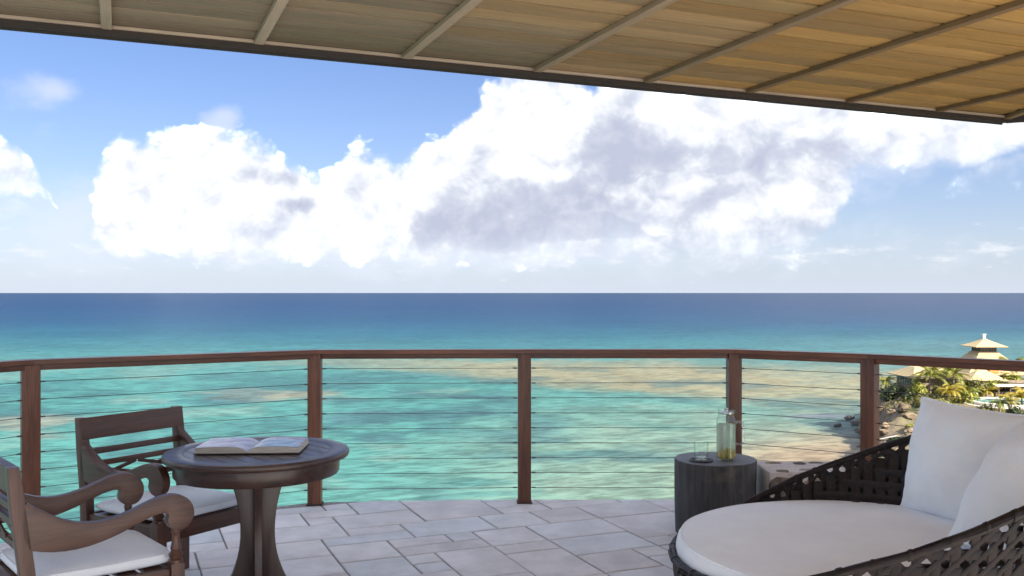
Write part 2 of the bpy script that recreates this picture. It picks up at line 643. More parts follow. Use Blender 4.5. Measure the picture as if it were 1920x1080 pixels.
# terrace slab (bed of mortar under the stones)
bm = bmesh.new()
top = [bm.verts.new((p.x, p.y, -0.007)) for p in deck_poly]
bot = [bm.verts.new((p.x, p.y, -0.32)) for p in deck_poly]
bm.faces.new(top)
bm.faces.new(list(reversed(bot)))
for i in range(len(top)):
    j = (i + 1) % len(top)
    bm.faces.new((top[j], top[i], bot[i], bot[j]))
terrace = bobj('terrace_floor', bm, M['mortar'])
tag(terrace, 'pale stone paved terrace floor inside the cable railing', 'floor', kind='structure')


def lay_pavers():
    rng = random.Random(21)
    g = 0.178
    nu, nv_ = 72, 60
    u0, v0 = -6.2, -4.2
    occ = np.zeros((nu, nv_), bool)
    sizes = [(3, 2)] * 5 + [(2, 2)] * 3 + [(4, 2)] * 2 + [(3, 3)] * 3 + [(2, 1)] * 4 + [(3, 1)] * 2 + [(2, 3)] * 2 + [(1, 1)] + [(4, 3)]
    count = 0
    for j in range(nv_):
        for i in range(nu):
            if occ[i, j]:
                continue
            for _ in range(14):
                a, b = rng.choice(sizes)
                if i + a <= nu and j + b <= nv_ and not occ[i:i + a, j:j + b].any():
                    break
            else:
                a, b = 1, 1
                while a < 3 and i + a < nu and not occ[i + a, j]:
                    a += 1
            occ[i:i + a, j:j + b] = True
            c = [(u0 + (i + p) * g, v0 + (j + q) * g) for p, q in ((0, 0), (a, 0), (a, b), (0, b))]
            poly = [UA * p + VA * q for p, q in c]
            # the strip right behind the viewer is left to the slab
            if max(p.y for p in poly) < 1.9 or (min(p.x for p in poly) > 3.4 or max(p.x for p in poly) < -3.3):
                continue
            poly = clip_to_deck(poly)
            if not poly:
                continue
            poly = clean(poly)
            if len(poly) < 3 or area(poly) < 0.004:
                continue
            poly = inset(poly, 0.0055)
            if area(poly) < 0.003:
                continue
            poly = [p + Vector((rng.uniform(-.0025, .0025), rng.uniform(-.0025, .0025))) for p in poly]
            inn = inset(poly, 0.005)
            cx = sum((p for p in poly), Vector((0, 0))) / len(poly)
            n = len(poly)
            dz = rng.uniform(-0.0015, 0.0015)
            vs_ = [(p.x - cx.x, p.y - cx.y, dz) for p in inn] + [(p.x - cx.x, p.y - cx.y, dz - 0.004) for p in poly] + [(p.x - cx.x, p.y - cx.y, -0.03) for p in poly]
            fs = [tuple(range(n))]
            for k in range(n):
                l = (k + 1) % n
                fs.append((n + k, n + l, l, k))
                fs.append((2 * n + k, 2 * n + l, n + l, n + k))
            o = obj('paver', vs_, fs, M['paver'], terrace)
            o.location = (cx.x, cx.y, 0)
            count += 1
    return count


n_pavers = lay_pavers()
# plain slab behind the viewer, paled to bounce sunlight under the roof
bm = bmesh.new()
add_box(bm, (0.1, -.35, -.001), (9.5, 4.25, .010), None, .002)
M['bounce_stone'] = simple('pale_bounce_stone', (.58, .62, .70), (.68, .72, .80), 4.0, .7, bstr=.2)  # pale and cool so the sun bouncing off it brightens the terrace
bobj('bounce_slab', bm, M['bounce_stone'], terrace)
bm = bmesh.new()
add_box(bm, (0.5, -6.6, -.17), (14.0, 8.0, .3), None, .01)
yard = bobj('added_back_court', bm, M['bounce_stone'])  # unseen court, added as a sunlit reflector behind the viewer
tag(yard, 'added unseen pale court behind the terrace, bouncing sunlight under the roof', 'floor', kind='structure')
bm = bmesh.new()
add_box(bm, (9.2, -1.0, -.16), (8.5, 9.0, .3), None, .01)
court = bobj('added_side_court', bm, M['bounce_stone'])  # out of view, added to throw sunlight up from the right
tag(court, 'added unseen sunlit court beside the terrace, bouncing light under the roof', 'floor', kind='structure')

# ------------------------------------------------------------------ railing
railing = empty('railing', (PP[3][0], PP[3][1], 0), 0, 'dark wooden railing with thin steel cables round the terrace edge', 'railing')
RO = Vector((PP[3][0], PP[3][1], 0))


def rail_seg_angle(i):
    a, b = Vector(PP[i]), Vector(PP[i + 1])
    return math.atan2(b.y - a.y, b.x - a.x)


seg_for_post = [0, 0, 2, 2, 2, 4, 5]
for i, p in enumerate(PP):
    a = rail_seg_angle(min(seg_for_post[i], 5))
    if i == 1: a = rail_seg_angle(1)
    if i == 5: a = rail_seg_angle(5)
    w = 0.09 if i not in (1,) else 0.10
    po = box('post', Vector((p[0], p[1], 0.5225)) - RO, (w, 0.09, 1.037), M['rail'][2], railing, 0.004, (0, 0, a))
    sh = box('post_shoe', (0, 0, -0.5175), (w + 0.014, 0.104, 0.012), M['shoe'], po, 0.002)
for i in range(len(PP) - 1):
    a, b = Vector(PP[i]), Vector(PP[i + 1])
    t = (b - a).normalized()
    n = Vector((-t.y, t.x))
    L = (b - a).length
    ang = math.atan2(t.y, t.x)

    # cap board, mitred at the posts
    def miter(pts, k, off):
        return offset_chain(pts, off)[k]
    hw = 0.056
    q = [miter(PP, i, -hw), miter(PP, i + 1, -hw), miter(PP, i + 1, hw), miter(PP, i, hw)]
    mid = (a + b) / 2
    rot = Matrix.Rotation(-ang, 2)
    loc = [rot @ (v - mid) for v in q]
    bm = bmesh.new()
    tv = [bm.verts.new((v.x, v.y, 0.0145)) for v in loc]
    bv = [bm.verts.new((v.x, v.y, -0.0145)) for v in loc]
    bm.faces.new(tv)
    bm.faces.new(list(reversed(bv)))
    for k in range(4):
        l = (k + 1) % 4
        bm.faces.new((tv[l], tv[k], bv[k], bv[l]))
    long_e = [e for e in bm.edges if abs(e.verts[0].co.z - e.verts[1].co.z) < 1e-6 and abs(e.verts[0].co.x - e.verts[1].co.x) > 0.3]
    bmesh.ops.bevel(bm, geom=long_e, offset=0.005, segments=2, affect='EDGES')
    o = bobj('cap_rail', bm, M['rail'][0], railing, True, 40)
    o.location = Vector((mid.x, mid.y, 1.0565)) - RO
    o.rotation_euler = (0, 0, ang)
    o = box('under_rail', Vector((mid.x, mid.y, 1.0245)) - RO, (L - 0.094, 0.055, 0.032), M['rail'][0], railing, 0.003, (0, 0, ang))
    for k in range(9):
        z = 0.105 + 0.1043 * k
        a3 = Vector((a.x + t.x * 0.04, a.y + t.y * 0.04, z)) - RO
        b3 = Vector((b.x - t.x * 0.04, b.y - t.y * 0.04, z)) - RO
        sag = random.uniform(-0.0015, 0.003)
        m3 = (a3 + b3) / 2 - Vector((0, 0, sag))
        for e3, sg in ((a3, 1), (b3, -1)):
            td = Vector((t.x, t.y, 0)) * sg
            q3 = e3 + td * (.012 if i not in (0, 5) else .014)
            tube('cable_fitting', [q3, q3 + td * .022, q3 + td * .030], [.0052, .0052, .0030], M['cable'], railing, 6)
        tube('cable', [a3, a3.lerp(m3, .5) - Vector((0, 0, sag * .3)), m3, m3.lerp(b3, .5) - Vector((0, 0, sag * .3)), b3], 0.0023, M['cable'], railing, 6)

# ------------------------------------------------------------------ roof overhang
E0 = Vector((-2.18, 3.99))
NI = Vector((0.3846, -0.9231))      # inward
ZS = 2.645
roof = empty('roof_overhang', (E0.x, E0.y, 2.6), 0, 'timber plank roof overhang with battens above the terrace', 'roof')
RF = Vector((E0.x, E0.y, 2.6))
HX = 3.30                            # hip line X
ang_u = math.atan2(UA.y, UA.x)


def rp(t, u, z):
    p = E0 + UA * t + NI * u
    return Vector((p.x, p.y, z)) - RF


def t_hip(u):
    return (HX - E0.x - NI.x * u) / UA.x


rngp = random.Random(5)
bat_t = [-1.68, -0.98, -0.28, 0.42, 1.07, 1.778, 2.49, 3.153, 3.832, 4.567, 5.30]


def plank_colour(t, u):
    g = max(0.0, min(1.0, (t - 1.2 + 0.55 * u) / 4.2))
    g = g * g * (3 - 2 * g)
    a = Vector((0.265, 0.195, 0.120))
    b = Vector((0.45, 0.245, 0.062))  # warm glow towards the right is put into the plank colour
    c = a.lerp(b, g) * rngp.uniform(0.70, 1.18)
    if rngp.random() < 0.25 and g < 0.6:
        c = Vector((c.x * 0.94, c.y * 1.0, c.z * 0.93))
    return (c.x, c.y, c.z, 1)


plank_mesh = {}
PW = 0.142


def plank(t0, t1, u, fac_rot=ang_u, pos=None, col=None, zz=0.0):
    L = t1 - t0
    bm = bmesh.new()
    add_box(bm, (0, 0, 0), (L - 0.005, PW - 0.017, 0.018), None, 0.003)
    o = bobj('plank', bm, M['soffit'], roof, True, 40)
    tm = (t0 + t1) / 2
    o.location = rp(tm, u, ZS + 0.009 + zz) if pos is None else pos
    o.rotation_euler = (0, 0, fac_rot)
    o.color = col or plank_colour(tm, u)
    return o


ROWS = 17
for k in range(ROWS):
    u = 0.02 + PW * (k + 0.5)
    tm = t_hip(u) - 0.03
    cuts = [-2.4]
    i = rngp.randint(0, 2)
    while i < len(bat_t):
        cuts.append(bat_t[i])
        i += rngp.choice([1, 2, 2, 3])
    cuts = [c for c in cuts if c < tm - 0.25] + [tm]
    for a, b in zip(cuts[:-1], cuts[1:]):
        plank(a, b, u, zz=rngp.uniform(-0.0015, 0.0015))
UMAX = 0.02 + PW * ROWS
for t in bat_t:
    bm = bmesh.new()
    add_box(bm, (0, 0, 0), (UMAX - 0.05, 0.044, 0.024), None, 0.003)
    o = bobj('batten', bm, M['soffit'], roof, True, 40)
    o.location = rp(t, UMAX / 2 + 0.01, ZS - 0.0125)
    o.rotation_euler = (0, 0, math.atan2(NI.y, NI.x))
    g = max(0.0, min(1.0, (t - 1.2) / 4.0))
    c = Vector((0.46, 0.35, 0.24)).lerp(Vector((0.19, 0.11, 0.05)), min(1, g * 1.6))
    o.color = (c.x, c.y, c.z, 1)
# hip batten
bm = bmesh.new()
add_box(bm, (0, 0, 0), (UMAX * 1.05, 0.05, 0.024), None, 0.003)
o = bobj('batten', bm, M['soffit'], roof, True, 40)
o.location = Vector((HX, E0.y + UA.y * 5.93 - UMAX * 0.53, ZS - 0.0125)) - RF
o.rotation_euler = (0, 0, R(90))
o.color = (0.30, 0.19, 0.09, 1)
# the facet beyond the hip
corner = E0 + UA * t_hip(0.0)
U2 = Vector((0.925, -0.38)).normalized()
N2 = Vector((-U2.y * -1, -U2.x)) if False else Vector((U2.y, -U2.x))
for k in range(14):
    u = 0.02 + PW * (k + 0.5)
    # start on the hip line: X = HX
    s0 = (HX - corner.x - N2.x * u) / U2.x + 0.03
    p0, L = corner + N2 * u, 1.45
    c = p0 + U2 * (s0 + L / 2)
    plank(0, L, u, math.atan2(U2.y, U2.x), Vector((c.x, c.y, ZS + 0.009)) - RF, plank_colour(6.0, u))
# fascia, drip strip, trim
for (p0, dr, L, nn, nm, w_, z0, z1, off, mt) in [
    (E0 - UA * 2.6, UA, t_hip(0) + 2.6, NI, 'fascia', 0.028, 2.600, 2.86, -0.008, M['fascia']),
    (E0 - UA * 2.6, UA, t_hip(0) + 2.6, NI, 'drip_edge', 0.012, 2.592, 2.700, -0.030, M['dark']),
    (corner, U2, 1.6, N2, 'fascia', 0.028, 2.600, 2.86, -0.008, M['fascia']),
]:
    c = p0 + dr * (L / 2) + nn * off
    o = box(nm, Vector((c.x, c.y, (z0 + z1) / 2)) - RF, (L, w_, z1 - z0), mt, roof, 0.003, (0, 0, math.atan2(dr.y, dr.x)))
bm = bmesh.new()
add_box(bm, (0, 0, 0), (t_hip(0) + 2.55, 0.018, 0.014), None, 0.002)
o = bobj('trim_strip', bm, M['soffit'], roof, True, 40)
o.location = rp((t_hip(0) - 2.6) / 2, 0.017, ZS - 0.0075)
o.rotation_euler = (0, 0, ang_u)
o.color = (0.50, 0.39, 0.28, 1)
# soffit board further in and the roof body above it
inner0 = UMAX + 0.01
pts = [rp(-2.6, inner0, 0), rp(t_hip(inner0) + 0.4, inner0, 0), rp(5.4, 5.18, 0), rp(-2.6, 5.18, 0)]


def slab(name, pts, z0, z1, mat):
    n = len(pts)
    vs_ = [(p.x, p.y, z1 - 2.6) for p in pts] + [(p.x, p.y, z0 - 2.6) for p in pts]
    fs = [tuple(range(n)), tuple(reversed(range(n, 2 * n)))] + [(k, n + k, n + (k + 1) % n, (k + 1) % n) for k in range(n)]
    bm = bmesh.new()
    vv = [bm.verts.new(v) for v in vs_]
    for f in fs:
        bm.faces.new([vv[i] for i in f])
    bmesh.ops.recalc_face_normals(bm, faces=bm.faces)
    return bobj(name, bm, mat, roof)


o = slab('soffit_board', pts, ZS + 0.002, ZS + 0.02, M['soffit'])
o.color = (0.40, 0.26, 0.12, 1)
p2 = corner + U2 * 1.6
flat2 = Vector((RF.x, RF.y, 0))
far = [rp(-2.6, 0.02, 0), Vector((corner.x, corner.y - 0.02, 0)) - flat2, Vector((p2.x, p2.y, 0)) - flat2, rp(5.4, 5.2, 0), rp(-2.6, 5.2, 0)]  # unseen back edge cut to keep sun off the furniture yet admit sky
slab('roof_body', far, ZS + 0.025, ZS + 0.22, M['dark'])

# ------------------------------------------------------------------ armchairs
ARM = [(-.30, .745), (-.245, .705), (-.18, .662), (-.10, .632), (-.02, .628), (.06, .645), (.13, .672), (.185, .690), (.235, .693), (.275, .678), (.302, .650), (.312, .615),
       (.304, .580), (.282, .556), (.255, .549), (.228, .556), (.210, .574), (.204, .595), (.211, .611), (.206, .622), (.19, .626), (.15, .620), (.09, .598), (.02, .570), (-.06, .548), (-.14, .540), (-.22, .548), (-.30, .572)]


def smooth_outline(pts, it=1):
    for _ in range(it):
        out = []
        n = len(pts)
        for i in range(n):
            a, b = pts[i], pts[(i + 1) % n]
            out.append((a[0] * .75 + b[0] * .25, a[1] * .75 + b[1] * .25))
            out.append((a[0] * .25 + b[0] * .75, a[1] * .25 + b[1] * .75))
        pts = out
    return pts


ARM_S = smooth_outline(ARM, 1)
HWC = 0.30


def make_chair(loc, rz, label):
    t = empty('armchair', loc, rz, label, 'armchair', 'teak armchairs at the round table')
    tk = M['teak']
    prof = [(-.285, 0), (-.235, 0), (-.232, .30), (-.24, .48), (-.262, .66), (-.292, .86), (-.330, .86), (-.318, .70), (-.292, .50), (-.285, .32)]
    for s in (-1, 1):
        o = extrude_outline('back_post', prof, 0.045, tk[2], t, 0.004)
        o.location.x = s * (HWC - 0.0225)
        o = extrude_outline('armrest', ARM_S, 0.042, tk[1], t, 0.005)
        o.location.x = s * (HWC - 0.021) * 1.0
        o.location.y = 0.016
        # front leg: square block, turned foot, turned arm support
        leg = box('front_leg', (s * (HWC - 0.026), .262, .36), (.052, .052, .13), tk[2], t, 0.004)
        lathe('turned_foot', [(.013, -.36), (.020, -.345), (.024, -.32), (.018, -.30), (.016, -.285), (.022, -.275), (.026, -.262), (.020, -.25), (.018, -.24), (.021, -.20), (.026, -.15), (.0265, -.12), (.019, -.105), (.017, -.098), (.024, -.09), (.025, -.08), (.019, -.072), (.024, -.066)], tk[2], leg, 20)
        lathe('arm_support', [(.026, .064), (.026, .075), (.020, .080), (.025, .088), (.027, .098), (.021, .106), (.018, .112), (.021, .118), (.018, .13), (.0145, .15), (.014, .175), (.018, .182), (.015, .188), (.015, .197)], tk[2], leg, 20)
    w = 2 * (HWC - 0.045) - 0.004
    tilt = (R(-8.5), 0, 0)
    o = box('top_rail', (0, -.298, .806), (w + 0.086, .030, .106), tk[0], t, 0.005, (R(8.5), 0, 0))
    o = box('back_slat', (0, -.279, .694), (w, .020, .030), tk[0], t, 0.003, (R(8.5), 0, 0))
    o = box('back_slat', (0, -.270, .634), (w, .020, .028), tk[0], t, 0.003, (R(8), 0, 0))
    o = box('back_slat', (0, -.258, .545), (w, .020, .030), tk[0], t, 0.003, (R(6), 0, 0))
    # crossed lattice between the lower slats
    for s in (-1, 1):
        for cx in (-w / 4, w / 4):
            Lx = math.hypot(w / 2, .062)
            o = box('lattice_bar', (cx, -.2645 + s * 0.0045, .59), (Lx - .01, .009, .018), tk[0], t, 0.002, (R(7), -s * math.atan2(.062, w / 2), 0))
    for y in (.262,):
        box('seat_rail', (0, y, .368), (2 * (HWC - .053), .034, .075), tk[0], t, 0.004)
    box('seat_rail', (0, -.262, .368), (w, .030, .075), tk[0], t, 0.004)
    for s in (-1, 1):
        o = box('seat_rail', (s * (HWC - .028), .0, .368), (.032, .47, .075), tk[1], t, 0.004)
    for k in range(5):
        box('seat_slat', (0, -.19 + k * .095, .396), (2 * (HWC - .048), .07, .014), tk[0], t, 0.002)
    return t


def soft_box(name, sx, sy, sz, mat, loc, rz, label, cat, group=None, seed=1, parent=None):
    """stuffed rectangular cushion: domed top, rounded edge, piping, small dents"""
    n = 28
    vs_, fs = [], []
    def prof(x, y):
        e = max(abs(x), abs(y))
        k = (1 - abs(x) ** 6) * (1 - abs(y) ** 6)
        return max(0.0, k) ** 0.33
    for side in (1, -1):
        for j in range(n + 1):
            for i in range(n + 1):
                x = math.sin((i / n - .5) * math.pi)
                y = math.sin((j / n - .5) * math.pi)
                h = prof(x, y)
                px, py = x * sx / 2, y * sy / 2
                rr = 1 - 0.018 * (abs(x) * abs(y)) ** 4
                nz = mnoise.fractal(Vector((px * 5 + seed, py * 5, side)), 1.0, 2.0, 4) * 0.004
                z = side * (sz / 2) * h + (nz if side > 0 else 0) * h
                if side > 0:
                    z += 0.008 * (1 - x * x) * (1 - y * y)
                vs_.append((px * rr, py * rr, z))
    N = (n + 1) ** 2
    for j in range(n):
        for i in range(n):
            a = j * (n + 1) + i
            fs.append((a, a + 1, a + n + 2, a + n + 1))
            fs.append((N + a, N + a + n + 1, N + a + n + 2, N + a + 1))
    me = bpy.data.meshes.new(name)
    me.from_pydata(vs_, [], fs)
    bm = bmesh.new()
    bm.from_mesh(me)
    bmesh.ops.remove_doubles(bm, verts=bm.verts, dist=0.0004)
    bmesh.ops.recalc_face_normals(bm, faces=bm.faces)
    o = bobj(name, bm, mat, parent, True, 75)
    bpy.data.meshes.remove(me)
    o.location = loc
    o.rotation_euler = (0, 0, rz)
    tag(o, label, cat, group)
    # piping round the upper edge
    path = []
    for k in range(72):
        a = 2 * math.pi * k / 72
        ca, sa = math.cos(a), math.sin(a)
        m_ = (abs(ca) ** 9 + abs(sa) ** 9) ** (-1 / 9)
        path.append((ca * m_ * sx * .492, sa * m_ * sy * .492, sz * .26))
    tube('piping', path, 0.0035, mat, o, 6, True)
    return o


c1loc, c1rz = (-1.675, 4.614, 0), math.atan2(-.847, -.53)
c2loc, c2rz = (-1.677, 3.668, 0), math.atan2(-.761, .648)
make_chair(c1loc, c1rz, 'dark teak armchair behind the round table, backrest against the railing')
make_chair(c2loc, c2rz, 'dark teak armchair in the left foreground, cut off by the picture edge')
for loc, rz, lab, sd in ((c1loc, c1rz, 'white seat cushion on the armchair nearest the railing', 1), (c2loc, c2rz, 'white seat cushion on the foreground armchair at far left', 5)):
    f = Vector((-math.sin(rz), math.cos(rz), 0))
    soft_box('seat_cushion', .505, .52, .062, M['white_fabric'], Vector((loc[0], loc[1], .435)) + f * 0.012, rz, lab, 'cushion', 'white seat cushions on the armchairs', sd)

# ------------------------------------------------------------------ round table
TX, TY = -1.176, 4.34
TR = 0.418
table = empty('round_table', (TX, TY, 0), 0, 'dark round pedestal table with slatted top between the two armchairs', 'table')
tb = M['tbl']
# rim ring
prof = [(.330, .706), (.404, .706), (.414, .710), (.418, .719), (.418, .728), (.413, .737), (.405, .740), (.334, .740), (.330, .738), (.330, .706)]
v_, f_ = lathe_data(prof, 72, False)
obj('table_rim', v_, f_, tb[0], table, True, 35)
lathe('apron', [(.352, .705), (.356, .640), (.366, .632), (.372, .640), (.374, .690), (.372, .705)], tb[0], table, 64, False)
lathe('under_top', [(.329, .700), (.329, .722)], M['dark'], table, 48)
sd = Vector((.68, -.733))          # slat direction
sn = Vector((.733, .68))
ws = 0.0735
for k in range(-4, 5):
    lo, hi = k * ws - ws / 2 + .0022, k * ws + ws / 2 - .0022
    pts2 = []
    Ri = 0.3285
    lo_, hi_ = max(lo, -Ri + .002), min(hi, Ri - .002)
    if hi_ - lo_ < .01:
        continue
    m_ = 10
    right = [(math.sqrt(max(0, Ri * Ri - q * q)), q) for q in [lo_ + (hi_ - lo_) * i / m_ for i in range(m_ + 1)]]
    left = [(-a, q) for a, q in reversed(right)]
    ring = right + left
    bm = bmesh.new()
    mid = (lo_ + hi_) / 2
    tv = [bm.verts.new((a, q - mid, .0065)) for a, q in ring]
    f = bm.faces.new(tv)
    r = bmesh.ops.extrude_face_region(bm, geom=[f])
    bmesh.ops.translate(bm, vec=(0, 0, -.013), verts=[e for e in r['geom'] if isinstance(e, bmesh.types.BMVert)])
    bmesh.ops.recalc_face_normals(bm, faces=bm.faces)
    o = bobj('table_slat', bm, tb[0], table)
    o.location = (sn.x * mid, sn.y * mid, .7315)
    o.rotation_euler = (0, 0, math.atan2(sd.y, sd.x))
# four curved panels
pan = []
for i in range(21):
    z = .04 + (.64 - .04) * i / 20
    q = (z - .36) / .30
    r_ = .077 + .065 * abs(q) ** 2 if q > 0 else .077 + .10 * abs(q) ** 2
    pan.append((r_, z))
outline = [(0.005, .04)] + pan + [(0.005, .64)]
for k in range(4):
    o = extrude_outline('pedestal_panel', outline, .034, tb[2], table, .004)
    o.rotation_euler = (0, 0, R(197 + 90 * k))
lathe('foot_plate', [(.20, .0), (.245, .006), (.25, .02), (.24, .036), (.18, .04)], tb[0], table, 48)


# ------------------------------------------------------------------ open book
def print_mat(name, seed, cols):
    m, T, bs, _ = material(name)
    c = T.v('ADD', objc(T), (seed, seed * .7, 0))
    n = T.noise(T.v('MULTIPLY', c, (1.0, 1.6, 1)), 7.0, 4.0, 0.6, 0.8)
    col = T.ramp(n, cols)
    n2 = T.noise(c, 22.0, 3.0, 0.6)
    T.put(bs.inputs['Base Color'], T.mix(T.m('MULTIPLY', n2, 0.15), col, (0.75, 0.75, 0.8)))
    bs.inputs['Roughness'].default_value = 0.28
    return m


M['page_l'] = print_mat('printed_page_pale', 3.0, [(0.30, (.16, .09, .16)), (0.42, (.45, .40, .58)), (0.55, (.74, .74, .82)), (0.7, (.25, .28, .50))])
M['page_r'] = print_mat('printed_page_blue', 9.0, [(0.30, (.02, .10, .22)), (0.44, (.06, .30, .50)), (0.56, (.55, .62, .76)), (0.7, (.28, .12, .20))])
M['paper'] = simple('page_edges', (.52, .48, .43), (.68, .64, .58), 260, 0.8, stretch=(.05, .05, 1), bstr=.5, bdist=.001)
M['cover'] = simple('book_cover', (.025, .025, .028), (.05, .05, .055), 30, 0.5)
book = empty('open_book', (-1.2, 4.355, .7402), R(3), 'open hardback picture book lying on the round table', 'book')
BW, BD = .228, .272
box('cover', (0, 0, .002), (2 * BW + .014, BD + .012, .0035), M['cover'], book, .001)


def page_curve(x):       # 0 at the gutter, 1 at the fore edge
    return .010 + .024 * (1 - math.exp(-x * 9)) * (1 - .30 * x ** 2)


for s, nm in ((-1, 'page_l'), (1, 'page_r')):
    n = 18
    vs_, fs = [], []
    for i in range(n + 1):
        x = i / n
        z = page_curve(x)
        for y in (-BD / 2, BD / 2):
            vs_.append((s * (x * BW + .0006), y, z))
            vs_.append((s * (x * BW * (1.0 + .02 * x) + .0006), y, .0042))
    for i in range(n):
        a, b = i * 4, i * 4 + 4
        fs += [(a, b, b + 2, a + 2), (a + 1, a + 3, b + 3, b + 1), (a, a + 1, b + 1, b), (a + 2, b + 2, b + 3, a + 3)]
    fs += [(0, 2, 3, 1), (n * 4, n * 4 + 1, n * 4 + 3, n * 4 + 2)]
    bm = bmesh.new()
    vv = [bm.verts.new(v) for v in vs_]
    for f in fs:
        bm.faces.new([vv[i] for i in f])
    bmesh.ops.recalc_face_normals(bm, faces=bm.faces)
    bobj('page_block', bm, M['paper'], book, True, 40)
    vs_, fs = [], []
    for i in range(n + 1):
        x = i / n
        for y in (-BD / 2 + .0005, BD / 2 - .0005):
            for dz in (.0006, .0012):
                vs_.append((s * (x * BW + .0012), y, page_curve(x) + dz + .0015 * x))
    for i in range(n):
        a, b = i * 4, i * 4 + 4
        fs += [(a + 1, b + 1, b + 3, a + 3), (a, a + 2, b + 2, b), (a, b, b + 1, a + 1), (a + 2, a + 3, b + 3, b + 2)]
    fs += [(0, 1, 3, 2), (n * 4, n * 4 + 2, n * 4 + 3, n * 4 + 1)]
    bm = bmesh.new()
    vv = [bm.verts.new(v) for v in vs_]
    for f in fs:
        bm.faces.new([vv[i] for i in f])
    bmesh.ops.recalc_face_normals(bm, faces=bm.faces)
    bobj('printed_page', bm, M[nm], book, True, 40)

# ------------------------------------------------------------------ stump table with pitcher and glass
SX, SY, SH = 1.247, 5.76, .45


def stump_mat():
    m, T, bs, _ = material('weathered_stump_side')
    c = objc(T)
    n1 = T.noise(T.v('MULTIPLY', c, (1, 1, .10)), 34.0, 6.0, .65, .3)
    n2 = T.noise(c, 5.0, 4.0, .6)
    col = T.ramp(n1, [(.30, (.022, .022, .024)), (.5, (.042, .041, .043)), (.72, (.080, .075, .072))])
    col = T.mix(T.m('MULTIPLY', T.smooth(n2, .56, .80), .6), col, (.16, .125, .10))
    T.put(bs.inputs['Base Color'], col)
    bs.inputs['Roughness'].default_value = .8
    bump(T, bs, n1, .6, .008)
    return m


def stump_top_mat():
    m, T, bs, _ = material('stump_end_grain')
    c = T.v('MULTIPLY', objc(T), (1, 1, 0))
    w = T.node('ShaderNodeTexWave', wave_type='RINGS', rings_direction='Z')
    T.put(w.inputs['Vector'], c)
    w.inputs['Scale'].default_value = 26
    w.inputs['Distortion'].default_value = 2.5
    w.inputs['Detail'].default_value = 3
    n = T.noise(c, 9.0, 5.0, .6)
    f = T.m('ADD', T.m('MULTIPLY', w.outputs['Fac'], .45), T.m('MULTIPLY', n, .6))
    T.put(bs.inputs['Base Color'], T.ramp(f, [(.25, (.065, .07, .08)), (.7, (.15, .158, .175))]))
    bs.inputs['Roughness'].default_value = .55
    bump(T, bs, f, .25, .004)
    return m


M['stump'] = stump_mat()
M['stump_top'] = stump_top_mat()
stump = empty('stump_table', (SX, SY, 0), R(20), 'dark weathered tree stump used as side table next to the daybed', 'side table')


def wob(a, z):
    return 1 + .014 * math.sin(2 * a + .6) + .010 * math.sin(3 * a + z * 5) + .006 * math.sin(7 * a + z * 9) - .03 * (SH - z) * (1 + math.cos(a - 2.2)) + .004 * math.sin(15 * a)


lathe('trunk', [(.246, 0), (.247, .1), (.248, .2), (.249, .3), (.250, .4), (.2495, .438), (.245, .4455)], M['stump'], stump, 64, True, wob, 50)
lathe('cut_top', [(.2445, .4455), (.242, .4495), (.236, .450), (.12, .4502), (.01, .4502)], M['stump_top'], stump, 64, True, wob, 50)


def glass_mat(name, tint=(1, 1, 1), edge=.9):
    m = bpy.data.materials.new(name)
    m.use_nodes = True
    m.node_tree.nodes.clear()
    T = NT(m.node_tree)
    tr = T.node('ShaderNodeBsdfTransparent')
    lw = T.node('ShaderNodeLayerWeight')
    lw.inputs['Blend'].default_value = .35
    n = T.noise(objc(T), 40.0, 2.0, .5)
    T.put(tr.inputs[0], T.mix(T.m('POWER', lw.outputs['Facing'], 3.0), tint, tuple(t * .80 for t in tint)))
    gl = T.node('ShaderNodeBsdfGlossy')
    T.put(gl.inputs['Roughness'], T.m('MULTIPLY', n, .05))
    mx = T.node('ShaderNodeMixShader')
    T.put(mx.inputs[0], T.m('MULTIPLY_ADD', T.m('POWER', lw.outputs['Facing'], 3.5), .55, .035 if edge > .5 else edge))
    T.l.new(tr.outputs[0], mx.inputs[1])
    T.l.new(gl.outputs[0], mx.inputs[2])
    out = T.node('ShaderNodeOutputMaterial')
    T.l.new(mx.outputs[0], out.inputs[0])
    return m


M['glass'] = glass_mat('clear_glass', (.96, .985, .975))
M['glass_thick'] = glass_mat('thick_glass', (.97, .985, .98), .22)


def water_mat():
    m = bpy.data.materials.new('lemon_water')
    m.use_nodes = True
    m.node_tree.nodes.clear()
    T = NT(m.node_tree)
    n = T.noise(objc(T), 14.0, 3.0, .5)
    col = T.mix(n, (.86, .88, .78), (.93, .93, .86))
    tr = T.node('ShaderNodeBsdfTransparent')
    T.put(tr.inputs[0], col)
    rf = T.node('ShaderNodeBsdfRefraction')
    T.put(rf.inputs[0], col)
    rf.inputs['IOR'].default_value = 1.12
    tl = T.node('ShaderNodeBsdfTranslucent')
    T.put(tl.inputs[0], col)
    m1 = T.node('ShaderNodeMixShader')
    m1.inputs[0].default_value = .55
    T.l.new(tr.outputs[0], m1.inputs[1])
    T.l.new(rf.outputs[0], m1.inputs[2])
    m2 = T.node('ShaderNodeMixShader')
    m2.inputs[0].default_value = .42
    T.l.new(m1.outputs[0], m2.inputs[1])
    T.l.new(tl.outputs[0], m2.inputs[2])
    out = T.node('ShaderNodeOutputMaterial')
    T.l.new(m2.outputs[0], out.inputs[0])
    return m


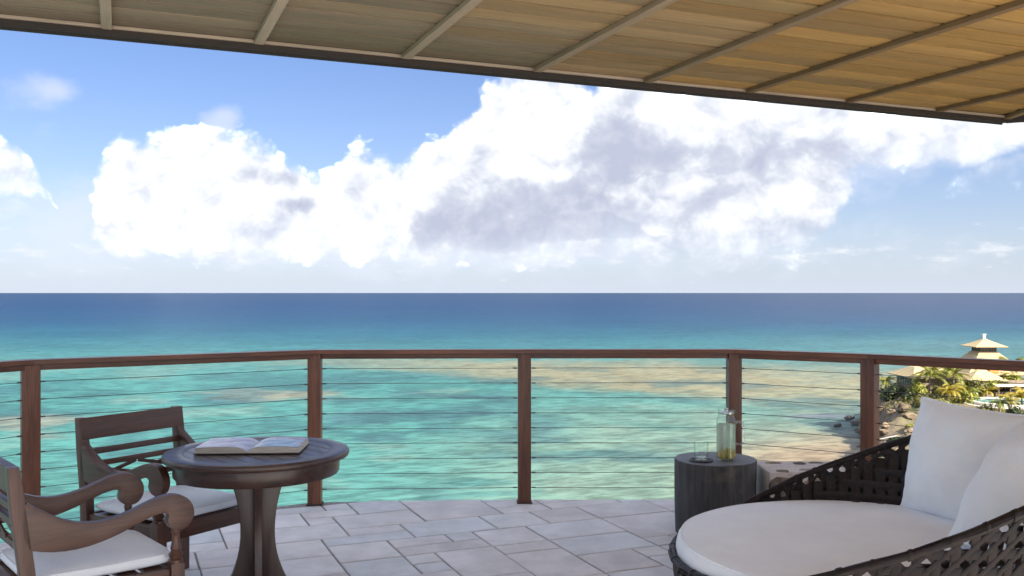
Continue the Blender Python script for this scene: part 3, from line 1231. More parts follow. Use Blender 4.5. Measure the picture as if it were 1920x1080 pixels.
M['water'] = water_mat()
M['lemon'] = simple('lemon_flesh', (.62, .44, .06), (.80, .66, .20), 70, .45, vary=.2)
M['rind'] = simple('lemon_rind', (.62, .36, .015), (.78, .50, .03), 120, .45)
PX_, PY_ = 1.300, 5.70
pit = empty('glass_pitcher', (PX_, PY_, SH + .0007), 0, 'tall clear glass pitcher of lemon water on the stump table', 'pitcher')
lathe('glass_body', [(.002, .001), (.052, .001), (.0575, .006), (.058, .02), (.058, .225), (.0565, .245), (.049, .262), (.0475, .275), (.049, .300), (.0505, .305), (.0475, .304), (.0455, .275), (.047, .262), (.0545, .244), (.0555, .225), (.0555, .012), (.05, .008), (.002, .008)], M['glass'], pit, 48, False)
hp = []
for i in range(25):
    q = i / 24
    if q < .2:
        hp.append((.0575 + .035 * (q / .2), 0, .225 + .006 * math.sin(q / .2 * math.pi)))
    elif q < .35:
        a = (q - .2) / .15 * math.pi / 2
        hp.append((.0925 + .016 * math.sin(a), 0, .209 + .016 * math.cos(a)))
    elif q < .72:
        hp.append((.1085 - .004 * (q - .35) / .37, 0, .209 - .10 * (q - .35) / .37))
    elif q < .86:
        a = (q - .72) / .14 * math.pi / 2
        hp.append((.0885 + .016 * math.cos(a), 0, .109 - .014 * math.sin(a)))
    else:
        hp.append((.0885 - .032 * (q - .86) / .14, 0, .095))
tube('handle', hp, .0085, M['glass_thick'], pit, 12)
lathe('steel_lid', [(.004, .279), (.044, .280), (.0455, .286), (.044, .292), (.012, .294), (.010, .305), (.013, .312), (.004, .316)], simple('brushed_steel', (.45, .45, .45), (.6, .6, .6), 60, .3, metal=1, bstr=0), pit, 32)
o = box('spout', (.046, 0, .295), (.022, .026, .022), M['glass'], pit, .004)
wat = lathe('lemon_water', [(.002, .0095), (.050, .0095), (.0545, .014), (.0545, .2155), (.053, .217), (.002, .2165)], M['water'], None, 48)
wat.location = (PX_, PY_, SH + .0007)
tag(wat, 'cloudy lemon water filling the glass pitcher', 'water')
for k, (x, y, z, rx, ry, rz, where) in enumerate([(-.022, -.020, .045, 80, 10, 20, 'lower left'), (.020, -.026, .047, 84, -15, -10, 'lower right'), (-.018, .018, .040, 72, 25, 70, 'behind left'), (.022, .014, .050, 66, -20, 110, 'behind right')]):
    pr = [(.001, -.003), (.027, -.003), (.029, -.0015), (.029, .0015), (.027, .003), (.001, .003)]
    sl_ = lathe('lemon_slice', pr, M['lemon'], None, 24)
    sl_.location = (PX_ + x, PY_ + y, SH + z - .006)
    sl_.rotation_euler = (R(rx), R(ry), R(rz))
    lathe('rind', [(.0285, -.0034), (.031, -.002), (.031, .002), (.0285, .0034), (.0285, -.0034)], M['rind'], sl_, 24, False)
    tag(sl_, 'round lemon slice sunk to the bottom of the pitcher, ' + where, 'lemon slice', 'lemon slices in the pitcher')
GX, GY = 1.140, 5.66
tum = empty('glass_tumbler', (GX, GY, SH + .0085), 0, 'short clear drinking glass on a dark beaded coaster', 'glass')
lathe('glass_wall', [(.002, .001), (.037, .001), (.0405, .005), (.0445, .108), (.0435, .1095), (.0425, .108), (.0388, .020), (.034, .016), (.002, .015)], M['glass'], tum, 40, False)
lathe('glass_base', [(.002, .0022), (.036, .0022), (.038, .006), (.0378, .0125), (.034, .0145), (.002, .0142)], M['glass'], tum, 40, False)
coa = empty('beaded_coaster', (GX, GY, SH + .0006), 0, 'dark round beaded coaster under the drinking glass', 'coaster')
lathe('disc', [(.002, 0), (.058, 0), (.060, .003), (.058, .0065), (.002, .0068)], M['dark'], coa, 40)
bead_m = simple('glass_beads', (.03, .03, .04), (.12, .12, .15), 200, .2)
bm = bmesh.new()
bmesh.ops.create_icosphere(bm, subdivisions=2, radius=.0068)
bead0 = bpy.data.meshes.new('bead')
bm.to_mesh(bead0)
bm.free()
bead0.shade_smooth()
bead0.materials.append(bead_m)
for rr, nb in ((.064, 30), (.052, 24)):
    for i in range(nb):
        a = 2 * math.pi * i / nb
        o = bpy.data.objects.new('bead', bead0)
        o.location = (rr * math.cos(a), rr * math.sin(a), .0068 if rr > .06 else .0095)
        link(o, coa)
        if rr < .06:
            o.scale = (.6, .6, .5)

# ------------------------------------------------------------------ daybed
DX, DY = 1.50, 3.96
AX = Vector((math.cos(R(-11)), math.sin(R(-11))))      # towards the high back
daybed = empty('wicker_daybed', (DX, DY, 0), 0, 'round dark brown woven wicker daybed with rising back rim', 'daybed')
M['wicker'] = simple('dark_wicker', (.009, .006, .006), (.024, .016, .016), 45, .48, stretch=(1, 1, 1), bstr=.3, bdist=.002, vary=.5, spec=.28)
HK = [(-.9, .335), (-.7, .352), (-.5, .40), (-.35, .455), (-.2, .52), (0, .595), (.1, .636), (.33, .735), (.6, .835), (.9, .90)]


def rim_h(phi):
    s = .86 * math.cos(phi - math.atan2(AX.y, AX.x))
    for (a, b), (c, d) in zip(HK[:-1], HK[1:]):
        if s <= c:
            q = (s - a) / (c - a)
            return b + (d - b) * q
    return HK[-1][1]


def bowl_r(z):
    if z < .30:
        return .66 + .145 * math.sin(max(0, z) / .30 * math.pi / 2)
    return .805 + .16 * (z - .30)


def bowl(phi, z, off=0.0):
    r = bowl_r(z) + off
    return Vector((r * math.cos(phi), r * math.sin(phi), z))


def ribbon(name, pts, nrm, w, th, mat, parent):
    """flat strand: lens-like cross-section following pts, outward normals nrm"""
    vs_, fs = [], []
    N = len(pts)
    for i in range(N):
        t = (pts[min(i + 1, N - 1)] - pts[max(i - 1, 0)]).normalized()
        n = nrm[i]
        s = t.cross(n).normalized()
        for (a, b) in ((-.5, 0), (-.3, .5), (.3, .5), (.5, 0), (.3, -.5), (-.3, -.5)):
            vs_.append(pts[i] + s * (a * w) + n * (b * th))
    for i in range(N - 1):
        for k in range(6):
            j = (k + 1) % 6
            fs.append((i * 6 + k, i * 6 + j, i * 6 + 6 + j, i * 6 + 6 + k))
    fs.append(tuple(reversed(range(6))))
    fs.append(tuple(range((N - 1) * 6, N * 6)))
    return obj(name, vs_, fs, mat, parent, True, 50)


NV = 86
S_ = .0620
Z0 = .035


def radial(phi):
    return Vector((math.cos(phi), math.sin(phi), 0))


wk = random.Random(3)
for k in range(NV):
    phi = 2 * math.pi * k / NV
    zt = rim_h(phi) - .004
    n = max(6, int((zt - Z0) / .018))
    pts, nr = [], []
    for i in range(n + 1):
        z = Z0 + (zt - Z0) * i / n
        off = .0035 * math.cos(math.pi * ((z - .10) / S_ + k)) + wk.uniform(-.0006, .0006)
        pts.append(bowl(phi + wk.uniform(-.001, .001), z, off))
        nr.append(radial(phi))
    ribbon('upright_strand', pts, nr, .031, .0035, M['wicker'], daybed)
z = .10
row = 0
while z < .88:
    phis = [2 * math.pi * i / 240 for i in range(241)]
    ok = [rim_h(p) > z + .012 for p in phis[:-1]]
    if all(ok):
        arcs = [[p for p in phis]]
    elif any(ok):
        a0 = math.atan2(AX.y, AX.x)
        rng_ = [a0 - math.pi + 2 * math.pi * i / 240 for i in range(241)]
        arcs = [[p for p in rng_ if rim_h(p) > z + .012]]
    else:
        arcs = []
    for arc in arcs:
        if len(arc) < 8: continue
        pts = [bowl(p, z, -.0035 * math.cos(math.pi * (row + p * NV / (2 * math.pi)))) for p in arc]
        ribbon('ring_strand', pts, [radial(p) for p in arc], .031, .0035, M['wicker'], daybed)
    z += S_
    row += 1
for sgn in (-1, 1):
    for k in range(NV):
        p0 = 2 * math.pi * (k + .5) / NV
        pts, nr = [], []
        zz = Z0
        while zz < .95:
            p = p0 + sgn * (zz - .10) / S_ * (2 * math.pi / NV)
            if zz > rim_h(p) - .006:
                break
            pts.append(bowl(p, zz, sgn * .005 + wk.uniform(-.0005, .0005)))
            nr.append(radial(p))
            zz += .016
        if len(pts) > 3:
            ribbon('diagonal_strand', pts, nr, .0165, .003, M['wicker'], daybed)
# second, inner layer of the double-walled weave; it closes up to the outer one at the rim
def inner_off(phi, z):
    return -.012 - .034 * max(0.0, min(1.0, (rim_h(phi) - z - .06) / .14))


for k in range(NV):
    phi = 2 * math.pi * (k + .5) / NV
    zt = rim_h(phi) - .05
    if zt < .30: continue
    n = max(6, int((zt - .25) / .025))
    pts = [bowl(phi, .25 + (zt - .25) * i / n, inner_off(phi, .25 + (zt - .25) * i / n) + .003 * math.cos(math.pi * (i * .32 + k))) for i in range(n + 1)]
    ribbon('inner_upright_strand', pts, [radial(phi)] * len(pts), .044, .0035, M['wicker'], daybed)
z = .10 + S_ * 2.5
while z < .80:
    a0 = math.atan2(AX.y, AX.x)
    arc = [p for p in [a0 - math.pi + 2 * math.pi * i / 240 for i in range(241)] if rim_h(p) > z + .10]
    if len(arc) > 8:
        ribbon('inner_ring_strand', [bowl(p, z, inner_off(p, z) - .004) for p in arc], [radial(p) for p in arc], .044, .0035, M['wicker'], daybed)
    z += S_
# rim: core tube plus two wound strands
rimp = []
for i in range(200):
    p = 2 * math.pi * i / 200
    rimp.append(bowl(p, rim_h(p), 0))
tube('rim_core', rimp, .014, M['wicker'], daybed, 8, True)
for q0 in (R(-20), R(35), R(90), R(145), R(200)):
    pts, nr = [], []
    for i in range(201):
        p = 2 * math.pi * i / 200
        q = q0 + .25 * math.sin(p * 9 + q0 * 3)
        d = radial(p) * math.cos(q) + Vector((0, 0, 1)) * math.sin(q)
        pts.append(bowl(p, rim_h(p), 0) + d * (.0150 + .0012 * math.sin(p * 23 + q0)))
        nr.append(d)
    ribbon('rim_strand', pts, nr, .017, .003, M['wicker'], daybed)
for i in range(46):
    p = 2 * math.pi * (i + wk.uniform(-.2, .2)) / 46
    c = bowl(p, rim_h(p), 0)
    tv = (bowl(p + .02, rim_h(p + .02), 0) - bowl(p - .02, rim_h(p - .02), 0)).normalized()
    e1 = radial(p)
    e2 = tv.cross(e1).normalized()
    sk = wk.uniform(-.010, .010)
    pts, nr = [], []
    for j in range(15):
        q = 2 * math.pi * j / 14
        d = e1 * math.cos(q) + e2 * math.sin(q)
        pts.append(c + d * .0178 + tv * (sk * math.sin(q)))
        nr.append(d)
    ribbon('rim_wrap', pts, nr, wk.uniform(.014, .024), .003, M['wicker'], daybed)
lathe('seat_base', [(.60, .20), (.79, .25), (.792, .262), (.60, .268), (.01, .268)], M['wicker'], daybed, 64)
lathe('plinth', [(.60, 0.0), (.64, .005), (.645, .04), (.60, .05)], M['wicker'], daybed, 48)
# mattress
mp = [(.01, .2695), (.70, .2695), (.765, .276), (.788, .295), (.796, .33), (.796, .372), (.790, .398), (.776, .413), (.762, .4185), (.745, .422), (.70, .427), (.65, .430), (.60, .432), (.55, .434), (.50, .436), (.45, .437), (.40, .438), (.35, .439), (.30, .4395), (.25, .440), (.20, .440), (.15, .4405), (.10, .4405), (.05, .441), (.01, .441)]


def mwob(a, z):
    return 1 + .003 * math.sin(5 * a + 1) + .002 * math.sin(11 * a + z * 40) + (.0016 * math.sin(47 * a + 2 * math.sin(9 * a)) if .28 < z < .40 else 0)


matt = lathe('round_mattress', mp, M['white_fabric'], None, 96, True, mwob, 80)
for v in matt.data.vertices:
    if v.co.z > .425:
        v.co.z += .010 * mnoise.fractal(Vector((v.co.x * 2.2, v.co.y * 2.2, 4.0)), 1.0, 2.0, 4) - .010 * math.exp(-((v.co.x + .15) ** 2 + (v.co.y + .1) ** 2) / .09)
matt.location = (DX, DY, 0)
tag(matt, 'large round white mattress filling the wicker daybed', 'mattress')
pth = [(.7765 * math.cos(2 * math.pi * i / 120) * mwob(2 * math.pi * i / 120, .41), .7765 * math.sin(2 * math.pi * i / 120) * mwob(2 * math.pi * i / 120, .41), .4145) for i in range(120)]
tube('piping', pth, .0042, M['white_fabric'], matt, 6, True)


def make_pillow(name, w, h, th, loc, basis, label, seed):
    n = 40
    me_v, fs = [], []
    for side in (1, -1):
        for j in range(n + 1):
            for i in range(n + 1):
                x = math.sin((i / n - .5) * math.pi)
                y = math.sin((j / n - .5) * math.pi)
                k = max(0.0, (1 - abs(x) ** 2.2) * (1 - abs(y) ** 2.2)) ** .60
                # pulled-in sides, pointed corners
                px = x * (1 - .055 * (1 - y * y)) * w / 2
                py = y * (1 - .055 * (1 - x * x)) * h / 2
                nz = mnoise.fractal(Vector((px * 6 + seed, py * 6 - seed, side * 3.0)), 1.0, 2.0, 4)
                # creases running in from the corners
                cr = math.sin((abs(px) - abs(py)) * 95 + 3 * nz) * .0075 * (abs(x) * abs(y)) ** .9
                z = side * (th / 2) * k + (nz * .016 + cr) * min(1, k * 1.6)
                z -= .02 * (y * y) * 0
                me_v.append((px, py, z))
    N = (n + 1) ** 2
    for j in range(n):
        for i in range(n):
            a = j * (n + 1) + i
            fs.append((a, a + 1, a + n + 2, a + n + 1))
            fs.append((N + a, N + a + n + 1, N + a + n + 2, N + a + 1))
    bm = bmesh.new()
    vv = [bm.verts.new(v) for v in me_v]
    for f in fs:
        bm.faces.new([vv[i] for i in f])
    bmesh.ops.remove_doubles(bm, verts=bm.verts, dist=.0003)
    bmesh.ops.recalc_face_normals(bm, faces=bm.faces)
    o = bobj(name, bm, M['pillow'], None, True, 80)
    o.matrix_world = Matrix.Translation(loc) @ basis.to_4x4()
    tag(o, label, 'pillow', 'white pillows on the daybed')
    path = []
    for k in range(160):
        q = k / 160 * 4
        sidei, f = int(q), q - int(q)
        s = -1 + 2 * f
        x, y = [(s, -1), (1, s), (-s, 1), (-1, -s)][sidei]
        path.append((x * (1 - .055 * (1 - y * y)) * w / 2 * 1.004, y * (1 - .055 * (1 - x * x)) * h / 2 * 1.004, .0015 * math.sin(k * 2.3)))
    # flat flange along the seam
    tube('seam_flange', path, .0065, M['pillow'], o, 6, True)
    return o


def basis_from(xdir, ydir):
    x = Vector(xdir).normalized()
    y = Vector(ydir)
    y = (y - x * y.dot(x)).normalized()
    z = x.cross(y)
    m = Matrix((x, y, z)).transposed()
    return m


# first pillow: stands on its edge at the far side, leaning back to the right
xb = Vector((.36, -.93, -.03)).normalized()
yb = Vector((.19, .12, 1.0))
make_pillow('throw_pillow', .63, .55, .33, (2.075, 4.31, .672), basis_from(xb, yb), 'square white pillow at the far side of the daybed, its corner pointing up', 2.0)
# second pillow: seen along its near seam, lying back to the right
xb = Vector((.14, -.99, 0)).normalized()
yb = Vector((.60, 0, .80))
make_pillow('throw_pillow', .54, .62, .34, (2.005, 3.60, .712), basis_from(xb, yb), 'plump white pillow at the right picture edge, overlapping the square one', 8.0)

# ------------------------------------------------------------------ low stone wall beside the stump
wall = empty('stone_ledge', (1.85, 5.79, 0), 0, 'low mortared rubble stone ledge between stump table and railing', 'wall')
WX0, WX1, WY0, WY1, WH = 1.53, 2.16, 5.59, 5.985, .395
bm = bmesh.new()
add_box(bm, (0, 0, WH / 2), (WX1 - WX0, WY1 - WY0, WH), None, .02)
bmesh.ops.subdivide_edges(bm, edges=bm.edges, cuts=6, use_grid_fill=True)
for v in bm.verts:
    nz = mnoise.noise_vector(v.co * 9) * .006
    if v.co.z > .02: v.co += nz
bobj('mortar_core', bm, M['wall_mortar'], wall, True, 50)
ws_ = random.Random(12)


def rubble(cx, cy, cz, sx, sy, sz, sd):
    bm = bmesh.new()
    bmesh.ops.create_icosphere(bm, subdivisions=2, radius=1.0)
    for v in bm.verts:
        d = v.co.normalized()
        k = (abs(d.x) ** 4 + abs(d.y) ** 4 + abs(d.z) ** 4) ** -.25
        k *= 1 + .13 * mnoise.noise(d * 1.6 + Vector((sd * 3.7, 0, 0)))
        v.co = Vector((d.x * sx, d.y * sy, d.z * sz)) * k
    o = bobj('stone', bm, M['wall_stone'], wall, True, 60)
    o.location = (cx, cy, cz)
    o.rotation_euler = (0, 0, ws_.uniform(-.3, .3))
    return o


x = -(WX1 - WX0) / 2 + .05
i = 0
for ry in (-.135, -.02, .105):
    x = -(WX1 - WX0) / 2 + .05 + ws_.uniform(0, .05)
    while x < (WX1 - WX0) / 2 - .03:
        w = ws_.uniform(.038, .062)
        if ws_.random() > .22:
            rubble(x + w * .3, ry + ws_.uniform(-.03, .03), WH - .006, w * ws_.uniform(.7, 1.25), ws_.uniform(.020, .045), .014, i)
        x += 2 * w + ws_.uniform(.02, .06)
        i += 1
for rz_ in (.07, .19, .315):
    x = -(WX1 - WX0) / 2 + .05
    while x < (WX1 - WX0) / 2 - .03:
        w = ws_.uniform(.05, .09)
        rubble(x + w * .4, -(WY1 - WY0) / 2 + .006, rz_ + ws_.uniform(-.01, .01), w, .022, ws_.uniform(.045, .056), i)
        x += 2 * w + ws_.uniform(.008, .02)
        i += 1

# ------------------------------------------------------------------ sea
SEA = EYE - 30.0


def vnoise(x, y, seed=0):
    xi, yi = np.floor(x).astype(np.int64), np.floor(y).astype(np.int64)
    xf, yf = x - xi, y - yi
    u, v = xf * xf * (3 - 2 * xf), yf * yf * (3 - 2 * yf)

    def h(a, b):
        k = (a * 374761393 + b * 668265263 + seed * 974711) & 0xFFFFFFFF
        k = ((k ^ (k >> 13)) * 1274126177) & 0xFFFFFFFF
        return ((k ^ (k >> 16)) & 0xFFFF) / 65535.0
    return (h(xi, yi) * (1 - u) + h(xi + 1, yi) * u) * (1 - v) + (h(xi, yi + 1) * (1 - u) + h(xi + 1, yi + 1) * u) * v


def fbm(x, y, seed=0, octv=5):
    s, a, t = 0.0, 0.5, 0.0
    for o in range(octv):
        s = s + a * vnoise(x * 2 ** o + 17.3 * o, y * 2 ** o - 9.1 * o, seed + o)
        t += a
        a *= 0.55
    return s / t


def sst(x, a, b):
    t = np.clip((x - a) / (b - a), 0, 1)
    return t * t * (3 - 2 * t)


def lin(c):
    c = np.array(c, float) / 255.0
    return np.where(c <= .04045, c / 12.92, ((c + .055) / 1.055) ** 2.4)


def seabed(X, Y):
    """colour of water over its bed: depth grows seawards, a sand reef crosses the bay"""
    r = np.hypot(X, Y)
    d = np.maximum(np.maximum(Y, .62 * r), 20.0)
    off = 30.0 * 1760.0 / d          # 52800/d: bearing-free measure of nearness
    brg = np.clip(X / d, -1.2, 1.2) * 1760.0
    wx = (fbm(X / 60, Y / 60, 3) - .5)
    wy = (fbm(X / 75 + 40, Y / 75, 5) - .5)
    o2 = off + wy * 0.13 * off + (fbm(X / 18, Y / 18, 11) - .5) * .05 * off
    b2 = brg + wx * 170
    ks = [0, 6, 25, 55, 80, 104, 126, 170, 250, 400, 1200]
    cs = [lin(c) for c in [(70, 108, 150), (58, 104, 154), (46, 103, 160), (50, 120, 166), (66, 150, 176), (92, 178, 186), (116, 198, 192), (110, 204, 194), (116, 208, 196), (126, 212, 198), (126, 212, 198)]]
    C = np.stack([np.interp(o2, ks, [c[k] for c in cs]) for k in range(3)], -1)

    def mixin(C, col, f):
        f = np.clip(f, 0, 1)[..., None]
        return C * (1 - f) + lin(col) * f
    C = mixin(C, (98, 122, 160), .75 * sst(b2, 150, 800) * sst(-o2, -85, -5))
    C = mixin(C, (120, 178, 184), .6 * sst(b2, 250, 800) * sst(o2, 70, 100))
    # sand reef across the bay
    yc = np.interp(b2, [-900, -630, -360, -60, 240, 640, 900], [112, 118, 128, 140, 155, 190, 205])
    th = np.interp(b2, [-900, -500, -60, 240, 640, 900], [9, 13, 20, 36, 62, 70])
    rough = (fbm(X / 9, Y / 14, 21) - .5)
    f = 1 - np.abs(o2 - yc + rough * 16) / th
    C = mixin(C, (208, 208, 164), sst(f, -.1, .65) * np.interp(b2, [-620, -330, 0, 300], [.0, .45, .9, 1.0]))
    # pale sand flats to the right
    C = mixin(C, (180, 220, 194), .88 * sst(b2 + (off - 200) * .9, -220, 380) * sst(o2, 150, 290))
    C = mixin(C, (198, 212, 176), .75 * sst(b2, 250, 640) * sst(o2, 205, 330))
    C = mixin(C, (226, 206, 168), .95 * sst(b2 + (o2 - 270) * 1.2, 380, 660) * sst(o2, 225, 300))
    # single patches: (bearing, nearness, half-width, half-depth, colour, strength)
    for (bx, oy, rx, ry, col, st) in [
        (-480, 192, 150, 16, (206, 202, 170), .8), (-920, 242, 120, 24, (196, 204, 180), .8), (-860, 272, 90, 10, (190, 200, 180), .5),
        (-60, 193, 110, 8, (86, 140, 152), .8), (-200, 190, 120, 9, (92, 150, 158), .7), (-330, 205, 80, 8, (92, 150, 158), .6), (-300, 240, 110, 20, (104, 160, 168), .75), (-110, 232, 100, 14, (100, 160, 164), .75),
        (-240, 276, 90, 9, (104, 168, 174), .7), (0, 262, 80, 10, (96, 168, 170), .5), (190, 225, 150, 12, (120, 176, 160), .7), (240, 252, 200, 9, (110, 180, 166), .6),
        (-80, 340, 160, 10, (92, 178, 174), .6), (-60, 365, 120, 8, (92, 178, 174), .5), (120, 295, 180, 9, (120, 190, 170), .5), (-560, 330, 200, 14, (96, 186, 182), .4), (560, 232, 70, 8, (150, 160, 178), .8), (-620, 205, 160, 8, (80, 170, 180), .5)]:
        q = np.sqrt(((b2 - bx) / rx) ** 2 + ((o2 - oy) / ry) ** 2) + rough * 1.3 + wx * .6
        C = mixin(C, col, st * (1 - sst(q, .35, 1.05)))
    # loose weed and sand texture
    g = fbm(X / 26, Y / 26, 31)
    near = sst(o2, 110, 170)
    C = mixin(C, (84, 150, 156), .62 * near * sst(g, .53, .70))
    C = mixin(C, (190, 222, 200), .35 * near * sst(-g, -.42, -.30))
    return C


def build_sea():
    rad = np.concatenate([np.geomspace(18, 110, 14), np.geomspace(114, 900, 330), np.geomspace(920, 6000, 70), np.geomspace(6500, 160000, 24)])
    ang = np.concatenate([np.linspace(-R(36), R(36), 330), np.linspace(R(38), 2 * math.pi - R(38), 60)])
    nr, na = len(rad), len(ang)
    RR, AA = np.meshgrid(rad, ang, indexing='ij')
    X, Y = RR * np.sin(AA), RR * np.cos(AA)
    C = seabed(X, Y) * SEA_K * np.array([.97, .935, 1.0])
    co = np.stack([X, Y, np.zeros_like(X)], -1).reshape(-1, 3)
    i, j = np.meshgrid(np.arange(nr - 1), np.arange(na), indexing='ij')
    j2 = (j + 1) % na
    F = np.stack([i * na + j, (i + 1) * na + j, (i + 1) * na + j2, i * na + j2], -1).reshape(-1, 4)
    F = F[:, ::-1]
    me = bpy.data.meshes.new('sea')
    me.vertices.add(len(co))
    me.vertices.foreach_set('co', co.ravel())
    me.loops.add(F.size)
    me.loops.foreach_set('vertex_index', F.ravel().astype(np.int32))
    me.polygons.add(len(F))
    me.polygons.foreach_set('loop_start', np.arange(0, F.size, 4, dtype=np.int32))
    me.update(calc_edges=True)
    at = me.color_attributes.new('bed', 'FLOAT_COLOR', 'POINT')
    c4 = np.ones((len(co), 4), np.float32)
    c4[:, :3] = C.reshape(-1, 3)
    at.data.foreach_set('color', c4.ravel())
    if me.polygons[0].normal.z < 0:
        me.flip_normals()
    m, T, bs, _ = material('sea_water')
    a = T.node('ShaderNodeAttribute', attribute_name='bed')
    geo = T.node('ShaderNodeNewGeometry').outputs['Position']
    rot = T.node('ShaderNodeVectorRotate', rotation_type='Z_AXIS')
    T.put(rot.inputs['Vector'], geo)
    rot.inputs['Angle'].default_value = R(-24)
    n1 = T.noise(T.v('MULTIPLY', rot.outputs[0], (.38, 1, 1)), .62, 3.0, .62, .4)    # wind waves, drawn out along their crests
    n0 = T.noise(T.v('MULTIPLY', geo, (.6, 1, 1)), .27, 3.0, .6)
    n2 = T.noise(T.v('MULTIPLY', rot.outputs[0], (.5, 1, 1)), .090, 3.0, .6, .3)
    n3 = T.noise(T.v('MULTIPLY', geo, (.5, 1, 1)), .018, 4.0, .6)
    st = T.m('ADD', T.m('ADD', T.m('MULTIPLY', n1, .52), T.m('MULTIPLY', n0, .36)), T.m('ADD', T.m('MULTIPLY', n2, .22), T.m('MULTIPLY', n3, .14)))
    k = T.smooth(st, .50, .74, .66, 1.34)
    col = T.v('SCALE', a.outputs['Color'], scale=k)
    # small whitecaps offshore
    cap = T.smooth(T.noise(T.v('MULTIPLY', geo, (.4, 1, 1)), .16, 5.0, .7), .74, .78)
    col = T.mix(T.m('MULTIPLY', cap, .5), col, (.55, .58, .6))
    T.put(bs.inputs['Base Color'], col)
    bs.inputs['Roughness'].default_value = .45
    bs.inputs['IOR'].default_value = 1.33
    bs.inputs['Specular IOR Level'].default_value = .12
    b = T.node('ShaderNodeBump')
    b.inputs['Strength'].default_value = .9
    b.inputs['Distance'].default_value = .55
    T.put(b.inputs['Height'], st)
    T.l.new(b.outputs[0], bs.inputs['Normal'])
    me.materials.append(m)
    o = bpy.data.objects.new('sea', me)
    o.location = (0, 0, SEA)
    link(o)
    tag(o, 'turquoise sea over sand and reef, deep blue at the horizon', 'sea', kind='structure')


SEA_K = 0.272
build_sea()

# ------------------------------------------------------------------ headland
SHORE = [(300, 200), (200, 222), (150, 234), (120, 240), (104, 238), (94, 232), (85, 224), (78.5, 213), (75, 203), (70.5, 190), (66.5, 178), (60.5, 165), (50, 140), (36, 105), (18, 62), (-4, 34), (-30, 22), (-60, -5), (-80, -90), (420, -90), (420, 150)]
POOL = (98.0, 184.5, 8.0)


def shore_dist(X, Y):
    """signed distance, positive on land"""
    P = np.array(SHORE, float)
    best = np.full(X.shape, 1e9)
    inside = np.zeros(X.shape, bool)
    n = len(P)
    for i in range(n):
        a, b = P[i], P[(i + 1) % n]
        e = b - a
        t = np.clip(((X - a[0]) * e[0] + (Y - a[1]) * e[1]) / (e @ e), 0, 1)
        best = np.minimum(best, np.hypot(X - a[0] - t * e[0], Y - a[1] - t * e[1]))
        c = ((a[1] > Y) != (b[1] > Y)) & (X < (b[0] - a[0]) * (Y - a[1]) / (b[1] - a[1] + 1e-12) + a[0])
        inside ^= c
    return np.where(inside, best, -best)


def land_z(X, Y):
    X, Y = np.asarray(X, float), np.asarray(Y, float)
    D = shore_dist(X, Y) + (fbm(X / 7, Y / 7, 41) - .5) * 5.0
    hm = np.interp(Y, [0, 120, 160, 176, 190, 205, 300], [8, 5.5, 6.0, 7.6, 9.4, 9.7, 8.0])
    z = np.where(D > 0, hm * (1 - np.exp(-np.maximum(D, 0) / 3.8)), D * .35)
    rocky = np.exp(-((D - 6) / 7) ** 2)
    z = z + rocky * (np.abs(fbm(X / 5, Y / 5, 47) - .5) * 5.0 + (fbm(X / 1.8, Y / 1.8, 51) - .5) * 1.6) + np.where(D > 0, (fbm(X / 10, Y / 10, 44) - .5) * 1.2, 0)
    z = SEA + z
    q = np.hypot(X - POOL[0], Y - POOL[1]) / POOL[2]
    z = np.where(q < 1.25, np.minimum(z, -21.9 - .6 * (1.25 - q)), z)
    # the steep hill that carries the terrace
    r = np.hypot(X - .5, Y - 0)
    hill = -1.2 - np.maximum(0, r - 6.0) * .85 - np.where(Y > 2, .5, 0)
    return np.maximum(z, np.where(D > -3, hill, -99))


def grid_mesh(name, xs, ys, mat):
    X, Y = np.meshgrid(xs, ys, indexing='ij')
    Z = land_z(X, Y)
    co = np.stack([X, Y, Z], -1).reshape(-1, 3)
    nx, ny = len(xs), len(ys)
    i, j = np.meshgrid(np.arange(nx - 1), np.arange(ny - 1), indexing='ij')
    F = np.stack([i * ny + j, (i + 1) * ny + j, (i + 1) * ny + j + 1, i * ny + j + 1], -1).reshape(-1, 4)
    keep = (Z.reshape(-1)[F].max(1) > SEA - .6)
    F = F[keep]
    return obj(name, co.tolist(), F.tolist(), mat, None, True)


def land_mat():
    m, T, bs, _ = material('headland_rock_and_soil')
    geo = T.node('ShaderNodeNewGeometry')
    p = geo.outputs['Position']
    n1 = T.noise(p, .16, 6.0, .62)
    n2 = T.noise(p, .9, 5.0, .65)
    n3 = T.noise(p, .05, 3.0, .5)
    nz = T.node('ShaderNodeSeparateXYZ')
    T.l.new(geo.outputs['Normal'], nz.inputs[0])
    ht = T.node('ShaderNodeSeparateXYZ')
    T.l.new(p, ht.inputs[0])
    rock = T.ramp(T.m('ADD', T.m('MULTIPLY', n1, .6), T.m('MULTIPLY', n2, .4)), [(.32, (.045, .036, .028)), (.5, (.12, .095, .07)), (.68, (.23, .18, .125))])
    green = T.mix(n2, (.035, .055, .014), (.085, .105, .03))
    soil = T.mix(n1, (.14, .11, .07), (.22, .17, .11))
    flat = T.smooth(nz.outputs[2], .80, .95)
    high = T.smooth(ht.outputs[2], SEA + 4.0, SEA + 8.0)
    gf = T.m('MULTIPLY', T.m('MULTIPLY', flat, high), T.smooth(n1, .35, .55))
    c = T.mix(gf, rock, T.mix(T.smooth(n3, .4, .6), green, soil))
    wet = T.smooth(ht.outputs[2], SEA + .25, SEA + 1.3)
    c = T.mix(wet, T.v('SCALE', c, scale=.35), c)
    T.put(bs.inputs['Base Color'], c)
    bs.inputs['Roughness'].default_value = .85
    bump(T, bs, T.m('ADD', n1, T.m('MULTIPLY', n2, .5)), 1.0, .6)
    return m


